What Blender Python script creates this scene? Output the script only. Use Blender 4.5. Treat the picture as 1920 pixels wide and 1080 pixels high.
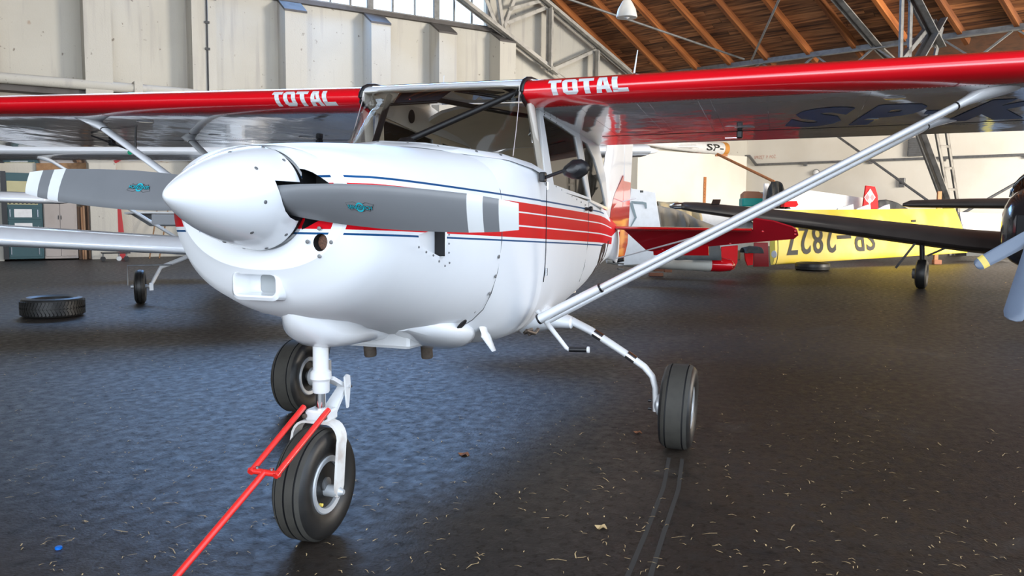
import bpy, bmesh, math, random
from mathutils import Vector, Matrix
random.seed(7)
S = bpy.context.scene
for o in list(bpy.data.objects): bpy.data.objects.remove(o)
PI = math.pi
V = Vector

# ------------------------------------------------------------------ camera
CAM = V((2.35, 1.725, 1.297)); yaw, pit, rol = -2.8233, -0.0913, 0.00954
fw = V((math.cos(pit)*math.cos(yaw), math.cos(pit)*math.sin(yaw), math.sin(pit)))
rt = V((math.sin(yaw), -math.cos(yaw), 0)); up = rt.cross(fw)
R_ = rt*math.cos(rol) + up*math.sin(rol); U_ = up*math.cos(rol) - rt*math.sin(rol)
cd = bpy.data.cameras.new('camera'); cam = bpy.data.objects.new('camera', cd); S.collection.objects.link(cam)
cd.sensor_width = 36; cd.lens = 36*1542.4/1920; cd.clip_end = 300; cd.clip_start = .05
cam.matrix_world = Matrix(((R_.x, U_.x, -fw.x, CAM.x), (R_.y, U_.y, -fw.y, CAM.y), (R_.z, U_.z, -fw.z, CAM.z), (0, 0, 0, 1)))
S.camera = cam

# ------------------------------------------------------------------ hangar frame (used by the lights too)
G0 = V((-14.114, -16.197, 0)); g = V((-.77974, .6261, 0)); nG = V((.6261, .77974, 0))
a = V((.4503, .89288, 0)); K = G0 + g*26; nE = V((.89288, -.4503, 0)); Z = V((0, 0, 1))
def GW(u, z, off=0): return G0 + g*u + nG*off + Z*z        # on the gable wall
def EW(t, z, off=0): return K + a*t + nE*off + Z*z         # on the eave wall

# ------------------------------------------------------------------ world and lights
S.view_settings.view_transform = 'Standard'; S.view_settings.look = 'None'; S.view_settings.gamma = 1
S.view_settings.use_curve_mapping = False; S.view_settings.exposure = 0.02
w = bpy.data.worlds.new('sky'); S.world = w; w.use_nodes = True
bg = w.node_tree.nodes['Background']; bg.inputs[0].default_value = (.72, .84, 1, 1); bg.inputs[1].default_value = 2.9
def area(name, loc, target, sx, sy, energy, col):
    l = bpy.data.lights.new(name, 'AREA'); l.shape = 'RECTANGLE'; l.size = sx; l.size_y = sy; l.energy = energy; l.color = col
    o = bpy.data.objects.new(name, l); S.collection.objects.link(o); o.location = loc
    o.rotation_euler = (V(target) - V(loc)).to_track_quat('-Z', 'Y').to_euler(); return o
# daylight through the open hangar door behind the camera, through the gable windows, and a sunlit side door
area('door_daylight', (11, 1.0, 3.4), (-2, 0, 1.2), 16, 5.5, 1150, (.88, .94, 1))
area('window_daylight', GW(6.5, 9.3, .6), (-6, -4, 0), 13, 2.6, 1700, (.24, .50, 1))
area('side_door_daylight', (-14, 20, 4.0), (-34, 4, 2.2), 7, 4.5, 9000, (1, .90, .76))
area('left_wall_fill', (-9, -5, 8.6), (-21, -11, 4.5), 12, 3, 480, (1, .96, .9))  # added fill to brighten the left wall

# ------------------------------------------------------------------ materials
MT = {}
def mat(name, col, rough=.5, metal=0, coat=0, noise=None, bump=None, spec=.5, alpha=None, trans=0, emit=None):
    """noise=(scale, colour2, amount)  bump=(scale, strength)"""
    m = bpy.data.materials.new(name); m.use_nodes = True; nt = m.node_tree; b = nt.nodes['Principled BSDF']
    c = (*col, 1); b.inputs['Base Color'].default_value = c; b.inputs['Roughness'].default_value = rough
    b.inputs['Metallic'].default_value = metal; b.inputs['Coat Weight'].default_value = coat; b.inputs['Coat Roughness'].default_value = .06
    b.inputs['Specular IOR Level'].default_value = spec
    tc = nt.nodes.new('ShaderNodeTexCoord')
    if noise is None: noise = (6, tuple(x*.88 for x in col), .5)
    n = nt.nodes.new('ShaderNodeTexNoise'); n.inputs['Scale'].default_value = noise[0]; n.inputs['Detail'].default_value = 6
    nt.links.new(tc.outputs['Object'], n.inputs['Vector'])
    r = nt.nodes.new('ShaderNodeMapRange'); r.inputs[1].default_value = .45; r.inputs[2].default_value = .7; r.inputs[4].default_value = noise[2]
    nt.links.new(n.outputs['Fac'], r.inputs[0])
    mx = nt.nodes.new('ShaderNodeMix'); mx.data_type = 'RGBA'; mx.inputs[6].default_value = c; mx.inputs[7].default_value = (*noise[1], 1)
    nt.links.new(r.outputs[0], mx.inputs[0]); nt.links.new(mx.outputs[2], b.inputs['Base Color'])
    if bump:
        n2 = nt.nodes.new('ShaderNodeTexNoise'); n2.inputs['Scale'].default_value = bump[0]; n2.inputs['Detail'].default_value = 3
        nt.links.new(tc.outputs['Object'], n2.inputs['Vector'])
        bp = nt.nodes.new('ShaderNodeBump'); bp.inputs['Strength'].default_value = bump[1]; bp.inputs['Distance'].default_value = .02
        nt.links.new(n2.outputs['Fac'], bp.inputs['Height']); nt.links.new(bp.outputs[0], b.inputs['Normal'])
        if coat: nt.links.new(bp.outputs[0], b.inputs['Coat Normal'])
    if trans: b.inputs['Transmission Weight'].default_value = trans; b.inputs['IOR'].default_value = 1.45
    if emit: b.inputs['Emission Color'].default_value = (*emit[0], 1); b.inputs['Emission Strength'].default_value = emit[1]
    MT[name] = m; return m
def pane_mat(name, tint, glossy=.12):
    m = bpy.data.materials.new(name); m.use_nodes = True; nt = m.node_tree; nt.nodes.remove(nt.nodes['Principled BSDF'])
    out = nt.nodes['Material Output']; t = nt.nodes.new('ShaderNodeBsdfTransparent'); t.inputs[0].default_value = (*tint, 1)
    gl = nt.nodes.new('ShaderNodeBsdfGlossy'); gl.inputs['Roughness'].default_value = .02
    f = nt.nodes.new('ShaderNodeFresnel'); f.inputs[0].default_value = 1.45
    ad = nt.nodes.new('ShaderNodeMath'); ad.operation = 'MULTIPLY'; ad.inputs[1].default_value = glossy/.04*.5
    ad.use_clamp = True
    mx = nt.nodes.new('ShaderNodeMixShader'); nt.links.new(f.outputs[0], ad.inputs[0]); nt.links.new(ad.outputs[0], mx.inputs[0])
    nt.links.new(t.outputs[0], mx.inputs[1]); nt.links.new(gl.outputs[0], mx.inputs[2]); nt.links.new(mx.outputs[0], out.inputs[0])
    MT[name] = m; return m

WHITE = mat('white_paint', (.85, .87, .895), .28, coat=.8, noise=(3, (.74, .765, .79), .4))
WHITE2 = mat('white_paint_matt', (.74, .75, .76), .4, coat=.2, noise=(9, (.62, .62, .61), .5))
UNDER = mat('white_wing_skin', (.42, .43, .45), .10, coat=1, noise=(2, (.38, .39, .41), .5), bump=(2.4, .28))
RED = mat('red_paint', (.72, .004, .012), .22, coat=1, noise=(2, (.62, .004, .01), .4))
DRED = mat('dark_red_paint', (.36, .006, .015), .3, coat=.6)
BLUE = mat('navy_marking', (.03, .10, .30), .35)
BLACK = mat('black_plastic', (.012, .012, .014), .4)
RUBBER = mat('tyre_rubber', (.013, .0125, .012), .42, noise=(14, (.028, .026, .023), .5))
TREAD = mat('tyre_tread', (.043, .040, .033), .75, noise=(20, (.028, .026, .022), .6))
CHROME = mat('chrome', (.75, .76, .78), .14, metal=1)
STEEL = mat('galvanised_steel', (.20, .205, .21), .5, metal=.5, noise=(8, (.12, .12, .12), .7))
HUBM = mat('hub_alloy', (.55, .57, .59), .4, metal=.4)
PROP = mat('propeller_grey', (.17, .178, .19), .45, coat=.15)
BEIGE = mat('cabin_beige', (.80, .70, .54), .7)
LINER = mat('cabin_liner', (.80, .76, .68), .75)
DARK = mat('dark_void', (.008, .008, .009), .7)
MESHY = mat('copper_mesh', (.16, .07, .04), .6, noise=(260, (.02, .012, .01), .9))
RUST = mat('exhaust_steel', (.17, .14, .115), .5, metal=.5, noise=(20, (.09, .06, .045), .8))
REDBAR = mat('red_tow_bar_paint', (.80, .025, .02), .35, coat=.5, noise=(22, (.55, .02, .015), .5))
GLASS = pane_mat('windscreen_perspex', (.93, .92, .90), .05)
SMOKE = pane_mat('side_perspex', (.84, .84, .82), .08)
CLEAR = pane_mat('window_glass', (.92, .95, .97), .08)
YELLOW = mat('yellow_paint', (.84, .62, .05), .45, coat=.25, noise=(.9, (.84, .66, .20), .9))
MARK = mat('black_marking', (.02, .02, .018), .5)
RED2 = mat('matt_red_paint', (.74, .006, .010), .55, spec=.2)
BROWNB = mat('weathered_black_paint', (.055, .047, .042), .33, coat=.15, noise=(3, (.035, .03, .028), .6))
BPAINT = mat('black_aircraft_paint', (.018, .018, .02), .2, coat=1, noise=(5, (.03, .026, .024), .6))
GREYBL = mat('blue_grey_blade', (.15, .19, .26), .35, coat=.3)
TEAL = mat('teal_cabinet_paint', (.03, .085, .10), .5)
LOCK = mat('beige_locker_paint', (.40, .36, .34), .6, noise=(2, (.33, .29, .26), .7))
WOOD = mat('timber', (.30, .17, .08), .7, noise=(9, (.20, .10, .045), .8))
OWOOD = mat('orange_timber', (.45, .17, .05), .6, noise=(9, (.30, .10, .03), .8))
CANVAS = mat('grey_canvas', (.085, .09, .09), .85, bump=(9, .8))
TAN = mat('tan_canvas', (.42, .34, .20), .85, bump=(6, .8))
CLOTHW = mat('white_cloth', (.75, .76, .80), .8, bump=(5, .8))
ORANGE = mat('orange_ply', (.62, .28, .06), .6)
BRICK = mat('red_brick', (.28, .12, .07), .9)
STRAW = mat('straw', (.50, .36, .18), .8)
LEAF = mat('dry_leaf', (.22, .09, .04), .8)
CYAN = mat('decal_cyan', (.01, .42, .52), .4)
TWHITE = mat('lettering_white', (.70, .72, .73), .4)
NAVY = mat('dark_blue_line', (.01, .09, .22), .35)
SAND = mat('room_plaster', (.78, .73, .62), .9)
GREENL = mat('green_lens', (.0, .25, .12), .2)

# fuselage livery: red band between thin white and blue lines, written in object space
def livery():
    m = mat('livery', (.85, .87, .895), .38, spec=.08, coat=.0, noise=(3, (.79, .815, .84), .4)); nt = m.node_tree; N = nt.nodes; L = nt.links
    b = N['Principled BSDF']; base = b.inputs['Base Color'].links[0].from_socket
    tc = N.new('ShaderNodeTexCoord'); sp = N.new('ShaderNodeSeparateXYZ'); L.new(tc.outputs['Object'], sp.inputs[0])
    def M(op, a_, b_=None):
        n = N.new('ShaderNodeMath'); n.operation = op
        for i, v in enumerate((a_, b_)):
            if v is None: continue
            if isinstance(v, (int, float)): n.inputs[i].default_value = v
            else: L.new(v, n.inputs[i])
        return n.outputs[0]
    x, z = M('SUBTRACT', sp.outputs[0], 1.8), sp.outputs[2]      # part origins sit at x = -1.8
    top = M('ADD', M('MULTIPLY', x, .0335), 1.395); bot = M('ADD', M('MULTIPLY', x, .0435), 1.240)
    t = M('DIVIDE', M('SUBTRACT', z, bot), M('SUBTRACT', top, bot))
    def band(lo, hi): return M('MULTIPLY', M('GREATER_THAN', t, lo), M('LESS_THAN', t, hi))
    red = M('SUBTRACT', M('SUBTRACT', band(0, 1), band(.31, .355)), band(.70, .74))
    blue = M('ADD', band(1.115, 1.165), band(-.12, -.075))
    front = M('LESS_THAN', x, -.099); rear = M('GREATER_THAN', x, -3.75); aft = M('LESS_THAN', x, -5.2)
    tail = M('MULTIPLY', aft, M('GREATER_THAN', M('SUBTRACT', z, M('MULTIPLY', x, -.03)), .93))
    red = M('MULTIPLY', red, front); red = M('MAXIMUM', M('MULTIPLY', red, M('GREATER_THAN', x, -5.3)), tail)
    blue = M('MULTIPLY', M('MULTIPLY', blue, front), rear)
    for f, c in ((red, (.66, .004, .012, 1)), (blue, (.008, .07, .20, 1))):
        mx = N.new('ShaderNodeMix'); mx.data_type = 'RGBA'; L.new(base, mx.inputs[6]); mx.inputs[7].default_value = c; L.new(f, mx.inputs[0]); base = mx.outputs[2]
    L.new(base, b.inputs['Base Color']); return m
LIV = livery()

def floor_material():
    m = mat('asphalt_floor', (.022, .017, .013), .5, spec=.34); nt = m.node_tree; N = nt.nodes; L = nt.links; b = N['Principled BSDF']
    tc = N.new('ShaderNodeTexCoord')
    def noise(scale, detail, lo, hi, to=1, dist=0):
        n = N.new('ShaderNodeTexNoise'); n.inputs['Scale'].default_value = scale; n.inputs['Detail'].default_value = detail; n.inputs['Distortion'].default_value = dist
        L.new(tc.outputs['Object'], n.inputs['Vector']); r = N.new('ShaderNodeMapRange'); r.inputs[1].default_value = lo; r.inputs[2].default_value = hi; r.inputs[4].default_value = to
        L.new(n.outputs['Fac'], r.inputs[0]); return r.outputs[0]
    base = None
    for f, c in ((noise(.5, 8, .42, .62), (.030, .0225, .017, 1)), (noise(5, 8, .56, .70, .8), (.010, .009, .008, 1)), (noise(45, 4, .60, .70, .7), (.007, .006, .006, 1)), (noise(60, 3, .66, .72, .6), (.07, .062, .05, 1)), (noise(1.4, 10, .62, .67, .3, 1), (.065, .06, .053, 1))):
        mx = N.new('ShaderNodeMix'); mx.data_type = 'RGBA'; L.new(f, mx.inputs[0]); mx.inputs[7].default_value = c
        if base is None: mx.inputs[6].default_value = (.018, .0135, .0105, 1)
        else: L.new(base, mx.inputs[6])
        base = mx.outputs[2]
    L.new(base, b.inputs['Base Color'])
    r = N.new('ShaderNodeMapRange'); L.new(noise(14, 9, .35, .68), r.inputs[0]); r.inputs[3].default_value = .44; r.inputs[4].default_value = .62
    pit = N.new('ShaderNodeMapRange'); L.new(noise(30, 6, .52, .68, 1, .6), pit.inputs[0]); pit.inputs[3].default_value = .42; pit.inputs[4].default_value = .14; L.new(pit.outputs[0], b.inputs['Specular IOR Level'])
    L.new(r.outputs[0], b.inputs['Roughness'])
    n2 = N.new('ShaderNodeTexNoise'); n2.inputs['Scale'].default_value = 70; n2.inputs['Detail'].default_value = 5; L.new(tc.outputs['Object'], n2.inputs['Vector'])
    bp = N.new('ShaderNodeBump'); bp.inputs['Strength'].default_value = .6; bp.inputs['Distance'].default_value = .004
    L.new(n2.outputs['Fac'], bp.inputs['Height']); L.new(bp.outputs[0], b.inputs['Normal']); return m
FLOOR = floor_material()

def wall_material():
    m = mat('lime_washed_wall', (.54, .52, .465), .92, noise=(.5, (.48, .46, .41), .8), bump=(30, .25)); nt = m.node_tree; N = nt.nodes; L = nt.links
    b = N['Principled BSDF']; base = b.inputs['Base Color'].links[0].from_socket; tc = N.new('ShaderNodeTexCoord')
    mp = N.new('ShaderNodeMapping'); mp.inputs['Scale'].default_value = (5, 5, .35); L.new(tc.outputs['Object'], mp.inputs[0])
    for scale, lo, hi, c, am, mapped in ((1, .56, .75, (.36, .34, .33, 1), .6, True), (7, .68, .74, (.22, .19, .16, 1), .9, False), (1.6, .70, .73, (.33, .22, .15, 1), .6, False)):
        n = N.new('ShaderNodeTexNoise'); n.inputs['Scale'].default_value = scale; n.inputs['Detail'].default_value = 6
        L.new(mp.outputs[0] if mapped else tc.outputs['Object'], n.inputs['Vector'])
        r = N.new('ShaderNodeMapRange'); r.inputs[1].default_value = lo; r.inputs[2].default_value = hi; r.inputs[4].default_value = am; L.new(n.outputs['Fac'], r.inputs[0])
        mx = N.new('ShaderNodeMix'); mx.data_type = 'RGBA'; L.new(r.outputs[0], mx.inputs[0]); L.new(base, mx.inputs[6]); mx.inputs[7].default_value = c; base = mx.outputs[2]
    L.new(base, b.inputs['Base Color']); return m
WALL = wall_material()
CONC = mat('grey_concrete', (.13, .12, .115), .95, noise=(3, (.09, .085, .08), .8), spec=.2)
EWALL = mat('cream_plaster', (.80, .765, .69), .92, noise=(.5, (.70, .65, .56), .7), bump=(20, .2))
def plank_material(name, c1, c2, c3):
    m = mat(name, c1, .75); nt = m.node_tree; N = nt.nodes; L = nt.links; b = N['Principled BSDF']; tc = N.new('ShaderNodeTexCoord')
    oi = N.new('ShaderNodeObjectInfo'); mp = N.new('ShaderNodeMapping'); mp.inputs['Scale'].default_value = (.5, 9, 9)
    ad = N.new('ShaderNodeVectorMath'); ad.operation = 'ADD'; L.new(tc.outputs['Object'], ad.inputs[0]); L.new(oi.outputs['Location'], ad.inputs[1]); L.new(ad.outputs[0], mp.inputs[0])
    n = N.new('ShaderNodeTexNoise'); n.inputs['Scale'].default_value = 1.6; n.inputs['Detail'].default_value = 5; L.new(mp.outputs[0], n.inputs['Vector'])
    cr = N.new('ShaderNodeValToRGB'); cr.color_ramp.elements[0].position = .35; cr.color_ramp.elements[0].color = (*c3, 1); cr.color_ramp.elements[1].position = .68; cr.color_ramp.elements[1].color = (*c2, 1)
    e = cr.color_ramp.elements.new(.52); e.color = (*c1, 1); L.new(n.outputs['Fac'], cr.inputs[0])
    hs = N.new('ShaderNodeHueSaturation'); mr = N.new('ShaderNodeMapRange'); mr.inputs[3].default_value = .55; mr.inputs[4].default_value = 1.35
    L.new(oi.outputs['Random'], mr.inputs[0]); L.new(mr.outputs[0], hs.inputs['Value']); L.new(cr.outputs[0], hs.inputs['Color']); L.new(hs.outputs[0], b.inputs['Base Color']); return m
PLANK = plank_material('roof_plank', (.24, .095, .035), (.38, .165, .065), (.07, .027, .013))
RAFT = plank_material('rafter_wood', (.27, .085, .018), (.34, .12, .03), (.17, .05, .012))

# ------------------------------------------------------------------ mesh helpers
class B:
    """collects geometry in world coordinates"""
    def __init__(s): s.v = []; s.f = []; s.m = []
    def add(s, vs, fs, m=0):
        k = len(s.v); s.v += [V(x) for x in vs]; s.f += [tuple(i+k for i in f) for f in fs]; s.m += [m]*len(fs); return s
    def loft(s, rings, closed=True, cap=(True, True), m=0):
        n = len(rings[0]); k = len(s.v); s.v += [V(p) for r in rings for p in r]
        for i in range(len(rings)-1):
            for j in range(n if closed else n-1):
                j2 = (j+1) % n; s.f.append((k+i*n+j, k+i*n+j2, k+(i+1)*n+j2, k+(i+1)*n+j)); s.m.append(m)
        if cap[0]: s.f.append(tuple(k+j for j in range(n))[::-1]); s.m.append(m)
        if cap[1]: s.f.append(tuple(k+(len(rings)-1)*n+j for j in range(n))); s.m.append(m)
        return s
    def tube(s, pts, r, n=10, m=0, flat=1.0, ref=None):
        """tube along pts; r number or list; flat squashes across ref"""
        pts = [V(p) for p in pts]; rs = r if isinstance(r, (list, tuple)) else [r]*len(pts); rings = []
        for i, p in enumerate(pts):
            d = (pts[min(i+1, len(pts)-1)] - pts[max(i-1, 0)]).normalized()
            x = V(ref) if ref else (Z if abs(d.z) < .9 else V((1, 0, 0)))
            x = (x - d*x.dot(d)).normalized(); y = d.cross(x)
            rings.append([p + x*math.cos(2*PI*j/n)*rs[i] + y*math.sin(2*PI*j/n)*rs[i]*flat for j in range(n)])
        return s.loft(rings, m=m)
    def box(s, o, X, Y, W, m=0, bev=0):
        """box from corner o with edge vectors"""
        o, X, Y, W = V(o), V(X), V(Y), V(W)
        if bev:
            l = [bev/q.length for q in (X, Y, W)]; rings = []
            for wz, ins in ((0, 1), (l[2], 0), (1-l[2], 0), (1, 1)):
                ix, iy = l[0]*ins*.6, l[1]*ins*.6; a0, a1, b0, b1 = ix, 1-ix, iy, 1-iy; cx, cy = l[0], l[1]
                rings.append([o + X*p + Y*q + W*wz for p, q in ((a0+cx, b0), (a1-cx, b0), (a1, b0+cy), (a1, b1-cy), (a1-cx, b1), (a0+cx, b1), (a0, b1-cy), (a0, b0+cy))])
            return s.loft(rings, m=m)
        vs = [o, o+X, o+X+Y, o+Y, o+W, o+X+W, o+X+Y+W, o+Y+W]
        return s.add(vs, [(3, 2, 1, 0), (4, 5, 6, 7), (0, 1, 5, 4), (1, 2, 6, 5), (2, 3, 7, 6), (3, 0, 4, 7)], m)
    def bar(s, p, q, wd, dp, side=None, m=0):
        """rectangular bar from p to q"""
        p, q = V(p), V(q); d = (q-p).normalized(); x = V(side) if side else Z.cross(d)
        x = (x - d*x.dot(d)); x = x.normalized() if x.length > 1e-4 else V((1, 0, 0)); y = d.cross(x)
        return s.box(p - x*wd/2 - y*dp/2, x*wd, y*dp, q-p, m)
    def angle(s, p, q, wd, th, side, m=0):
        """L-section steel member"""
        p, q = V(p), V(q); d = (q-p).normalized(); x = V(side); x = (x - d*x.dot(d)).normalized(); y = d.cross(x)
        s.box(p - x*wd/2, x*wd, y*th, q-p, m); return s.box(p - x*wd/2, x*th, y*wd, q-p, m)
    def lathe(s, o, ax, prof, n=32, m=0, mfun=None):
        """prof = [(along, radius)] round axis ax through o"""
        o, ax = V(o), V(ax).normalized(); x = (Z if abs(ax.z) < .9 else V((1, 0, 0))); x = (x - ax*x.dot(ax)).normalized(); y = ax.cross(x)
        k = len(s.f)
        s.loft([[o + ax*t + (x*math.cos(2*PI*j/n) + y*math.sin(2*PI*j/n))*max(r, 1e-4) for j in range(n)] for t, r in prof], m=m)
        if mfun:
            for i in range(len(prof)-1):
                for j in range(n): s.m[k+i*n+j] = mfun(i)
        return s
    def prism(s, pts, d, m=0):
        """extrude a polygon (list of 3d points) by vector d"""
        pts = [V(p) for p in pts]; d = V(d); n = len(pts)
        return s.add(pts + [p+d for p in pts], [tuple(range(n))[::-1], tuple(range(n, 2*n))] + [(i, (i+1) % n, n+(i+1) % n, n+i) for i in range(n)], m)
    def obj(s, name, mats, parent=None, smooth=None, loc=None, kind=None, label=None):
        if not isinstance(mats, (list, tuple)): mats = [mats]
        wl = parent['_w'] if parent else None
        o_ = V(loc) if loc is not None else (V(wl) if wl is not None else V((0, 0, 0)))
        me = bpy.data.meshes.new(name); me.from_pydata([tuple(p - o_) for p in s.v], [], s.f); me.validate()
        for mm in mats: me.materials.append(mm)
        if len(me.polygons) == len(s.m): me.polygons.foreach_set('material_index', s.m)
        bm = bmesh.new(); bm.from_mesh(me); bmesh.ops.remove_doubles(bm, verts=bm.verts, dist=1e-5); bmesh.ops.recalc_face_normals(bm, faces=bm.faces)
        bm.to_mesh(me); bm.free()
        if smooth:
            me.polygons.foreach_set('use_smooth', [True]*len(me.polygons)); me.set_sharp_from_angle(angle=math.radians(smooth))
        ob = bpy.data.objects.new(name, me); S.collection.objects.link(ob); ob['_w'] = tuple(o_)
        if parent: ob.parent = parent; ob.location = o_ - V(wl)
        else: ob.location = o_
        if kind: ob['kind'] = kind
        if label: ob['label'] = label
        return ob
def thing(name, loc, label, cat, group=None):
    o = bpy.data.objects.new(name, None); S.collection.objects.link(o); o.location = loc; o['_w'] = tuple(loc); o.empty_display_size = .2
    o['label'] = label; o['category'] = cat
    if group: o['group'] = group
    return o
def tag(o, label, cat, group=None):
    o['label'] = label; o['category'] = cat
    if group: o['group'] = group
    return o
def struct(o): o['kind'] = 'structure'; return o
def mirror(s):
    b = B(); b.v = [V((p.x, -p.y, p.z)) for p in s.v]; b.f = [f[::-1] for f in s.f]; b.m = list(s.m); return b
def copy_tree(o, off, parent=None, label=None):
    c = o.copy(); S.collection.objects.link(c)
    if parent: c.parent = parent
    else: c.location = o.location + V(off)
    if label: c['label'] = label
    for ch in list(o.children): copy_tree(ch, off, c)
    return c
FC = {}
def text_geo(txt, bold=.0, shear=0):
    """2-D outline mesh of a word, unit height, from the built-in font"""
    cu = bpy.data.curves.new('t', 'FONT'); cu.body = txt; cu.offset = bold; cu.shear = shear; cu.resolution_u = 3
    o = bpy.data.objects.new('t', cu); S.collection.objects.link(o); bpy.context.view_layer.update()
    me = bpy.data.meshes.new_from_object(o.evaluated_get(bpy.context.evaluated_depsgraph_get()))
    vs = [v.co.copy() for v in me.vertices]; fs = [tuple(p.vertices) for p in me.polygons]
    bpy.data.objects.remove(o); bpy.data.meshes.remove(me)
    x0 = min(v.x for v in vs); x1 = max(v.x for v in vs); y0 = min(v.y for v in vs); y1 = max(v.y for v in vs)
    return [((v.x-x0)/(x1-x0), (v.y-y0)/(y1-y0)) for v in vs], fs
def text_obj(name, txt, fn, m, parent=None, bold=.02, shear=0, label=None):
    """fn maps (u, v) in the unit square to a point"""
    uv, fs = text_geo(txt, bold, shear); b = B(); b.add([fn(*p) for p in uv], fs); return b.obj(name, m, parent, label=label)
# hand-cut heavy square lettering, per letter polygons in a unit cell
HL = {'T': [[(0, .78), (0, 1), (1, 1), (1, .78)], [(.33, 0), (.33, .8), (.69, .8), (.69, 0)]],
      'L': [[(0, 0), (0, 1), (.36, 1), (.36, 0)], [(.34, 0), (.34, .22), (1, .22), (1, 0)]],
      'A': [[(0, 0), (.24, 1), (.60, 1), (.50, .78), (.34, 0)], [(1, 0), (.76, 1), (.44, 1), (.52, .78), (.66, 0)], [(.2, .2), (.2, .40), (.8, .40), (.8, .2)]],
      'O': [[(.18, 0), (0, .14), (0, .86), (.18, 1), (.34, .8), (.34, .2)], [(.82, 1), (1, .86), (1, .14), (.82, 0), (.66, .2), (.66, .8)], [(.17, 1), (.83, 1), (.67, .78), (.33, .78)], [(.17, 0), (.33, .22), (.67, .22), (.83, 0)]]}
def heavy(word, fn, b, gap=.10, slant=.0):
    n = len(word); wcell = (1 - gap*(n-1)/n)/n; x = 0; k = 0
    for ch in word:
        for j, poly in enumerate(HL[ch]):
            k += 1; b.add([fn(x + p*wcell + slant*q, q, .0001*j) for p, q in poly], [tuple(range(len(poly)))])
        x += wcell + gap/n
    return b

# ================================================================== THE SETTING
b = B(); b.box(GW(-24, -.3, -1), g*54, nG*48, Z*.3)
fl = struct(b.obj('floor', FLOOR))
b = B(); b.box((9, -60, -.5), (80, 0, 0), (0, 120, 0), (0, 0, .15))
struct(b.obj('trim_1', mat('concrete_apron', (.35, .34, .32), .9)))
RU, RZ, SL = 15.83, 8.75, .63
def roofz(u): return RZ - SL*(u-RU)
UR, UL, UB, UC = 4.0, -11.0, 19.35, 26.0          # ridge, left foot, break above the girder, corner
# gable wall: solid below the sill, windows above it, cream wall on the right of them
WZ0, WZ1, W0, W1 = 7.46, 10.2, -8.1, 13.15
b = B()
def poly(us): b.prism([GW(u, z, 0) for u, z in us], nG*-.4)
poly([(-24, 0), (UC, 0), (UC, 5.0), (UB, roofz(UB)), (W1, roofz(W1)), (W1, 7.45), (-24, 7.45)])
SLL = .35; lz = lambda u: roofz(UR) - SLL*(UR-u); V0, V1, VZ0, VZ1 = -1.4, 8.85, 10.4, 12.9
poly([(W0, WZ1), (V0, WZ1), (V0, lz(V0)), (W0, lz(W0))]); poly([(V0, WZ1), (V1, WZ1), (V1, VZ0), (V0, VZ0)])
poly([(V1, WZ1), (W1, WZ1), (W1, roofz(W1)), (V1, roofz(V1))]); poly([(V0, VZ1), (V1, VZ1), (V1, roofz(V1)), (UR, roofz(UR)), (V0, lz(V0))])
poly([(-24, 7.45), (W0, 7.45), (W0, lz(W0)), (-24, lz(-24))])
wg = struct(b.obj('wall_back_left', WALL))
b = B(); b.box(GW(-24, 7.34, -.05), g*(24+W1+.3), nG*.22, Z*.12)
b.obj('window_ledge', CONC, wg)
# pilasters with sloping grey caps
for i, u in enumerate([-9.4, -6.85, -4.3, -1.72, .83, 3.42, 5.95, 8.58, 10.88, 13.15]):
    d, wd, zt = .68, .63, 6.97
    b = B(); b.prism([GW(u, 0, 0), GW(u, 0, d), GW(u, zt, d), GW(u, 7.36, .04), GW(u, 7.36, 0)], g*wd)
    p = b.obj('pilaster', WALL, wg)
    b = B(); b.prism([GW(u-.015, zt-.03, d+.02), GW(u-.015, zt+.03, d+.02), GW(u-.015, 7.40, .05), GW(u-.015, 7.33, .03)], g*(wd+.03))
    b.obj('pilaster_cap', CONC, p)
# windows: three bays of steel glazing
bays = [(-8.1, -4.3), (-4.3, -1.4), (-1.4, 1.1), (1.1, 3.7), (3.7, 6.3), (6.3, 8.85), (8.85, 11.15), (11.15, 13.15)]
rows = [(u0, u1, WZ0, WZ1) for u0, u1 in bays] + [(u0, u1, VZ0, VZ1) for u0, u1 in bays[2:6]]
for i, (u0, u1, WZ0, WZ1) in enumerate(rows):
    b = B()
    for u in (u0, u1-.09): b.box(GW(u, WZ0, -.1), g*.09, nG*.12, Z*(WZ1-WZ0))
    for z in (WZ0, WZ1-.08): b.box(GW(u0, z, -.1), g*(u1-u0), nG*.1, Z*.08)
    wi = struct(b.obj('window_%d' % (i+1), STEEL))
    n = 3 if (u1-u0) < 2.4 else 4; st = (u1-u0)/n
    b = B()
    for k in range(1, n): b.box(GW(u0+st*k-.02, WZ0, -.09), g*.045, nG*.07, Z*(WZ1-WZ0))
    b.box(GW(u0, WZ0+1.5, -.09), g*(u1-u0), nG*.07, Z*.05); b.obj('glazing_bar', STEEL, wi)
    for k in range(n):
        b = B(); b.box(GW(u0+st*k+.02, WZ0+.02, -.06), g*(st-.04), nG*.006, Z*(WZ1-WZ0-.04)); b.obj('pane', CLEAR, wi)
# lower ledge pipe / concrete beam on the left
b = B(); b.box(GW(-24, 4.15, 0), g*28.2, nG*.5, Z*.28); b.obj('ledge_beam', CONC, wg)
b = B(); b.tube([GW(-20, 4.42, .6), GW(1.95, 4.42, .6)], .13, 12); b.tube([GW(2.15, 4.42, .6), GW(4.4, 4.42, .6)], .13, 12)
for u in (-4, 2.05): b.box(GW(u-.1, 4.24, .3), g*.2, nG*.46, Z*.36)
b.obj('duct_pipe', WALL, wg, smooth=40)
b = B(); b.tube([GW(3.80, 4.4, .71), GW(3.81, 8.3, .71)], .022, 6)
for z in (5.6, 6.3, 7.0): b.box(GW(3.75, z, .68), g*.12, nG*.05, Z*.06)
tag(b.obj('black_cable', BLACK), 'black vertical cable running down the left pilastered wall', 'cable')
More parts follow.
